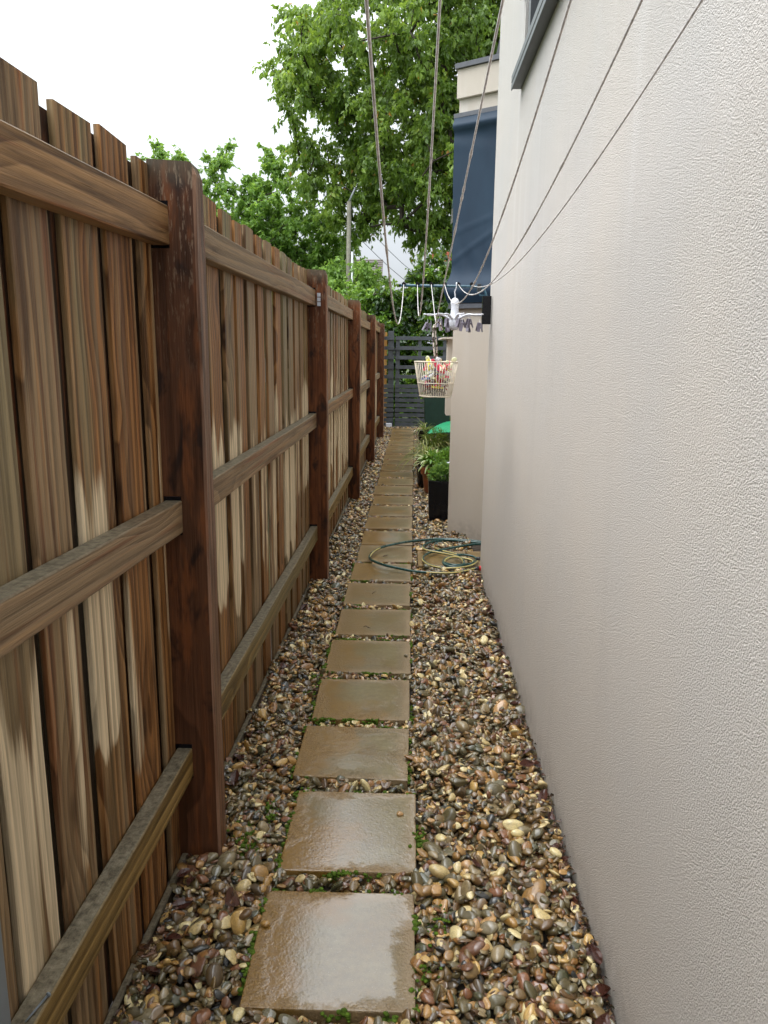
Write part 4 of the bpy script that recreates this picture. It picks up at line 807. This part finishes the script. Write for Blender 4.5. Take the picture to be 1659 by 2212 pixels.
# ------------------------------------------------------------------ trees
def tree(name, label, base, trunk_top, pts, per, L, mat, lo, hi, droop, rad, trunk_r, cr=.5, group=None, seed=0):
    r = np.random.default_rng(seed); t = empty(name, base, label, 'tree', group); B = np.array(base)
    nodes = [np.array([0, 0, 0.]), np.array(trunk_top) * .5 + r.normal(size=3) * [.1, .1, 0], np.array(trunk_top, float)]; par = [-1, 0, 1]
    ctr = np.array(trunk_top); pts = pts - B; order = np.argsort(np.linalg.norm(pts - ctr, axis=1)); tip = []
    for i in order:
        p = pts[i]; Nn = np.array(nodes[1:]); d = np.linalg.norm(Nn - p, axis=1) + .35 * np.maximum(0, Nn[:, 2] - p[2]) + .12 * np.linalg.norm(Nn - ctr, axis=1); j = int(np.argmin(d)) + 1
        a = nodes[j]; m_ = a * .5 + p * .5 + r.normal(size=3) * .06 * np.linalg.norm(p - a) + np.array([0, 0, .05 * np.linalg.norm(p - a)])
        nodes.append(m_); par.append(j); nodes.append(p); par.append(len(nodes) - 2); tip.append(len(nodes) - 1)
    n = len(nodes); w_ = np.full(n, 0.0); w_[tip] = .012 ** 2.2
    for i in range(n - 1, 0, -1): w_[par[i]] += w_[i] if w_[i] > 0 else .0
    rr = w_ ** (1 / 2.2); k = trunk_r / rr[0]; rr = np.maximum(rr * k, .010)
    b = MB(); tb = MB(); tb.tube([nodes[0], nodes[1], nodes[2]], [trunk_r * 1.15, trunk_r, trunk_r * .8], 9)
    tb.obj('trunk', M_bark, t, True)
    for i in range(3, n):
        if rr[i] > .006: b.tube([nodes[par[i]], nodes[i]], [min(rr[par[i]], rr[i] * 1.5), rr[i]], 5, cap=False)
    b.obj('branches', M_bark, t)
    # leaves: sprays along short twigs round every tip
    c = np.array([nodes[i] for i in tip]); nt_ = len(c); tw = 7; n1 = nt_ * tw
    d = norm(r.normal(size=(n1, 3)) + np.array([0, 0, .25])); st = np.repeat(c, tw, 0); ln = cr * r.uniform(.5, 1.2, (n1, 1)); q = per // tw; P = np.repeat(st, q, 0); dd = np.repeat(d * ln, q, 0)
    s_ = r.uniform(.1, 1, (len(P), 1)); P = P + dd * s_ + np.array([0, 0, -.25]) * s_ ** 2 * cr + r.normal(size=P.shape) * .06 * cr
    D = norm(r.normal(size=P.shape) * .55 + np.array([0, 0, -droop]) + norm(dd) * .35); N = norm(r.normal(size=P.shape)); Ln = L * r.uniform(.65, 1.25, len(P))
    tone = np.clip(np.repeat(r.uniform(lo, hi, nt_), tw * q) * .55 + r.uniform(lo, hi, len(P)) * .45 + (r.random(len(P)) > .985) * .5, 0, 1)
    link('crown', leaves(P, D, N, Ln, Ln * rad, tone, mat=mat, name='crown'), t); return t
def blobpts(blobs, n, seed, power=.42):
    r = np.random.default_rng(seed); vol = np.array([b[3] * b[4] * b[5] for b in blobs]) ** (2 / 3); vol /= vol.sum(); out_ = []
    for b, k in zip(blobs, (vol * n).astype(int) + 1): u = norm(r.normal(size=(k, 3))) * r.random((k, 1)) ** power; out_.append(u * np.array(b[3:6]) + np.array(b[:3]))
    return np.concatenate(out_)
# big tree in the middle (canopy runs out of the top of the picture)
big = [(1.0, 22, 6.6, 3.0, 3.0, 1.9), (-.2, 22, 8.6, 3.3, 3.0, 2.2), (2.2, 22.5, 9.5, 3.6, 3, 3.0), (1.5, 22, 11.8, 3.3, 3.0, 2.2), (-2.6, 21.5, 7.9, 1.3, 1.3, .8), (-2.5, 22, 9.7, 1.1, 1.2, .9), (-2.3, 22, 6.2, 1.2, 1.2, 1.0), (-1.4, 22, 5.3, 1.1, 1.2, .9), (.2, 21.5, 4.7, .8, .9, .6), (1.2, 22, 4.9, 1.0, 1, .8), (-3.2, 22, 8.6, .8, .8, .4), (3.6, 22.5, 6.6, 2.4, 2.4, 2.2), (-.6, 21, 6.0, 1.2, 1.2, .8), (2.4, 22, 14, 3, 3, 2.0)]
tree('broadleaf_tree', 'tall dense green tree rising above the gate behind the clothesline', (3.0, 22.5, -.09), (-.4, 0, 3.6), blobpts(big, 1150, 3), 126, .145, M_leafA, 0.05, .9, 1.1, .55, .28, .55, seed=5)
lt = [(-6.9, 23, 4.6, 1.6, 1.6, 1.2), (-6.9, 23, 6.2, .9, .8, .8), (-7.9, 23, 6.0, .5, .6, .6), (-5.2, 23, 4.6, 1.8, 1.5, 1.3), (-5.4, 23, 6.4, .45, .45, .65), (-4.6, 23, 5.6, .6, .6, .7), (-3.9, 23, 6.5, .42, .42, .75), (-3.5, 23, 4.9, 1.6, 1.5, 1.2), (-4.5, 23, 3.3, 2.4, 1.5, 1.2), (-2.6, 23, 3.6, 1.3, 1.4, 1.3), (-8.8, 23, 5.0, .9, 1, .9)]
tree('broadleaf_tree', 'lighter green tree with upright shoots growing beyond the fence', (-5.0, 23.4, -.09), (.2, 0, 2.3), blobpts(lt, 560, 11, .5), 98, .135, M_leafB, .0, .8, .6, .6, .16, .36, seed=9)
lo_ = [(-3.2, 19, 2.3, 2.0, 1.2, 1.0), (-1.7, 21, 2.6, 1.0, 1.2, 1.3), (-1.4, 24, 2.9, .9, 1.2, 1.0)]
tree('garden_shrub', 'fresh light green shrub behind the fence beside the wooden pole', (-2.2, 20.5, -.09), (0, 0, .9), blobpts(lo_, 200, 21, .45), 84, .12, M_leafB, .3, 1, .5, .6, .06, .34, seed=12)
hd = [(1.4, 18.2, 3.3, .6, .6, .5), (-.7, 17.0, 1.6, .75, .7, 1.25), (.3, 17.0, 1.6, 1.0, .7, 1.45), (1.3, 17.2, 1.7, 1.0, .7, 1.5), (.9, 17.3, 2.9, .9, .6, .6), (.2, 17.1, 2.6, .7, .5, .5), (-.5, 17.1, 2.3, .7, .5, .5), (2.1, 17.4, 2.4, .9, .7, 1.6), (-1.2, 17.6, 1.2, .6, .6, .9), (-.2, 16.4, .45, .9, .4, .5), (.8, 16.4, .45, .9, .4, .5)]
tree('hedge', 'dark glossy-leaved hedge rising behind the slatted gate', (.6, 17.3, -.09), (0, 0, .8), blobpts(hd, 560, 31, .4), 84, .12, M_leafC, 0, .95, .7, .65, .09, .28, seed=15)
# wooden pole with conduit
t = empty('wooden_pole', (-1.68, 22.0, 0), 'weathered wooden power pole with white conduit beyond the fence', 'pole'); t.location = (0, 0, 0)
b = MB(); b.tube([(-1.72, 21, -.1), (-1.66, 21, 5.2)], [.066, .058], 12); b.obj('shaft', M_pole, t, True)
b = MB(); b.tube([(-1.60, 20.9, -.1), (-1.57, 20.9, 3.95)], .028, 8); b.obj('conduit', M_conduit, t, True)
b = MB(); b.tube([(-1.655, 21, 5.2), (-1.5, 20.9, 5.5)], [.03, .02], 8); b.obj('lamp_arm', M_greyp, t, True)
for z0, z1, lb in ((5.0, 3.3, 'upper thin power cable crossing the sky gap beneath the big tree'), (4.5, 3.0, 'lower thin power cable crossing the sky gap beneath the big tree')):
    b = MB(); b.tube([(-1.6 + 3.2 * i / 10, 21 + 7 * i / 10, z0 + (z1 - z0) * i / 10 - .35 * math.sin(math.pi * i / 10)) for i in range(11)], .008, 5); tag(b.obj('power_cable', M_cable), lb, 'cable')
# far houses
def far_house(x0, x1, y, zr, ze, lb, tiles=True):
    t = empty('far_house', (0, 0, 0), lb, 'house'); b = MB(); b.box(x0, x1, y, y + 7, -.1, ze); b.obj('wall', M_hwall, t)
    b = MB(); xm = (x0 + x1) / 2
    nr = 14
    for i in range(nr):                                    # courses of tiles, each a step
        t0, t1 = i / nr, (i + 1) / nr; yy0 = y - .4 + 4 * t0; z0 = ze - .1 + (zr - ze) * t0; z1 = ze - .1 + (zr - ze) * t1
        xa0 = x0 - .4 + .1 * t0; xb0 = x1 + .4 - .1 * t0
        b.add([(xa0, yy0, z0 + .05), (xb0, yy0, z0 + .05), (xb0, yy0 + 4 / nr, z1 + .01), (xa0, yy0 + 4 / nr, z1 + .01), (xa0, yy0, z0 - .02), (xb0, yy0, z0 - .02)], [(0, 1, 2, 3), (4, 5, 1, 0)])
    b.obj('roof', M_tile if tiles else M_grey2, t)
    b = MB(); b.box(x0 - .45, x1 + .45, y - .5, y - .41, ze - .25, ze - .06); b.obj('gutter', M_grey2, t)
    b = MB(); b.box(xm - .8, xm + .3, y - .02, y - .004, ze - 1.6, ze - .6); b.obj('window', M_dmetal, t)
far_house(1.25, 6, 36, 6.3, 5.35, 'distant cream house with a red tiled roof above the hedge')
far_house(-9, -1.75, 36, 5.9, 4.2, 'distant house with dark eaves mostly hidden behind the light green tree', False)
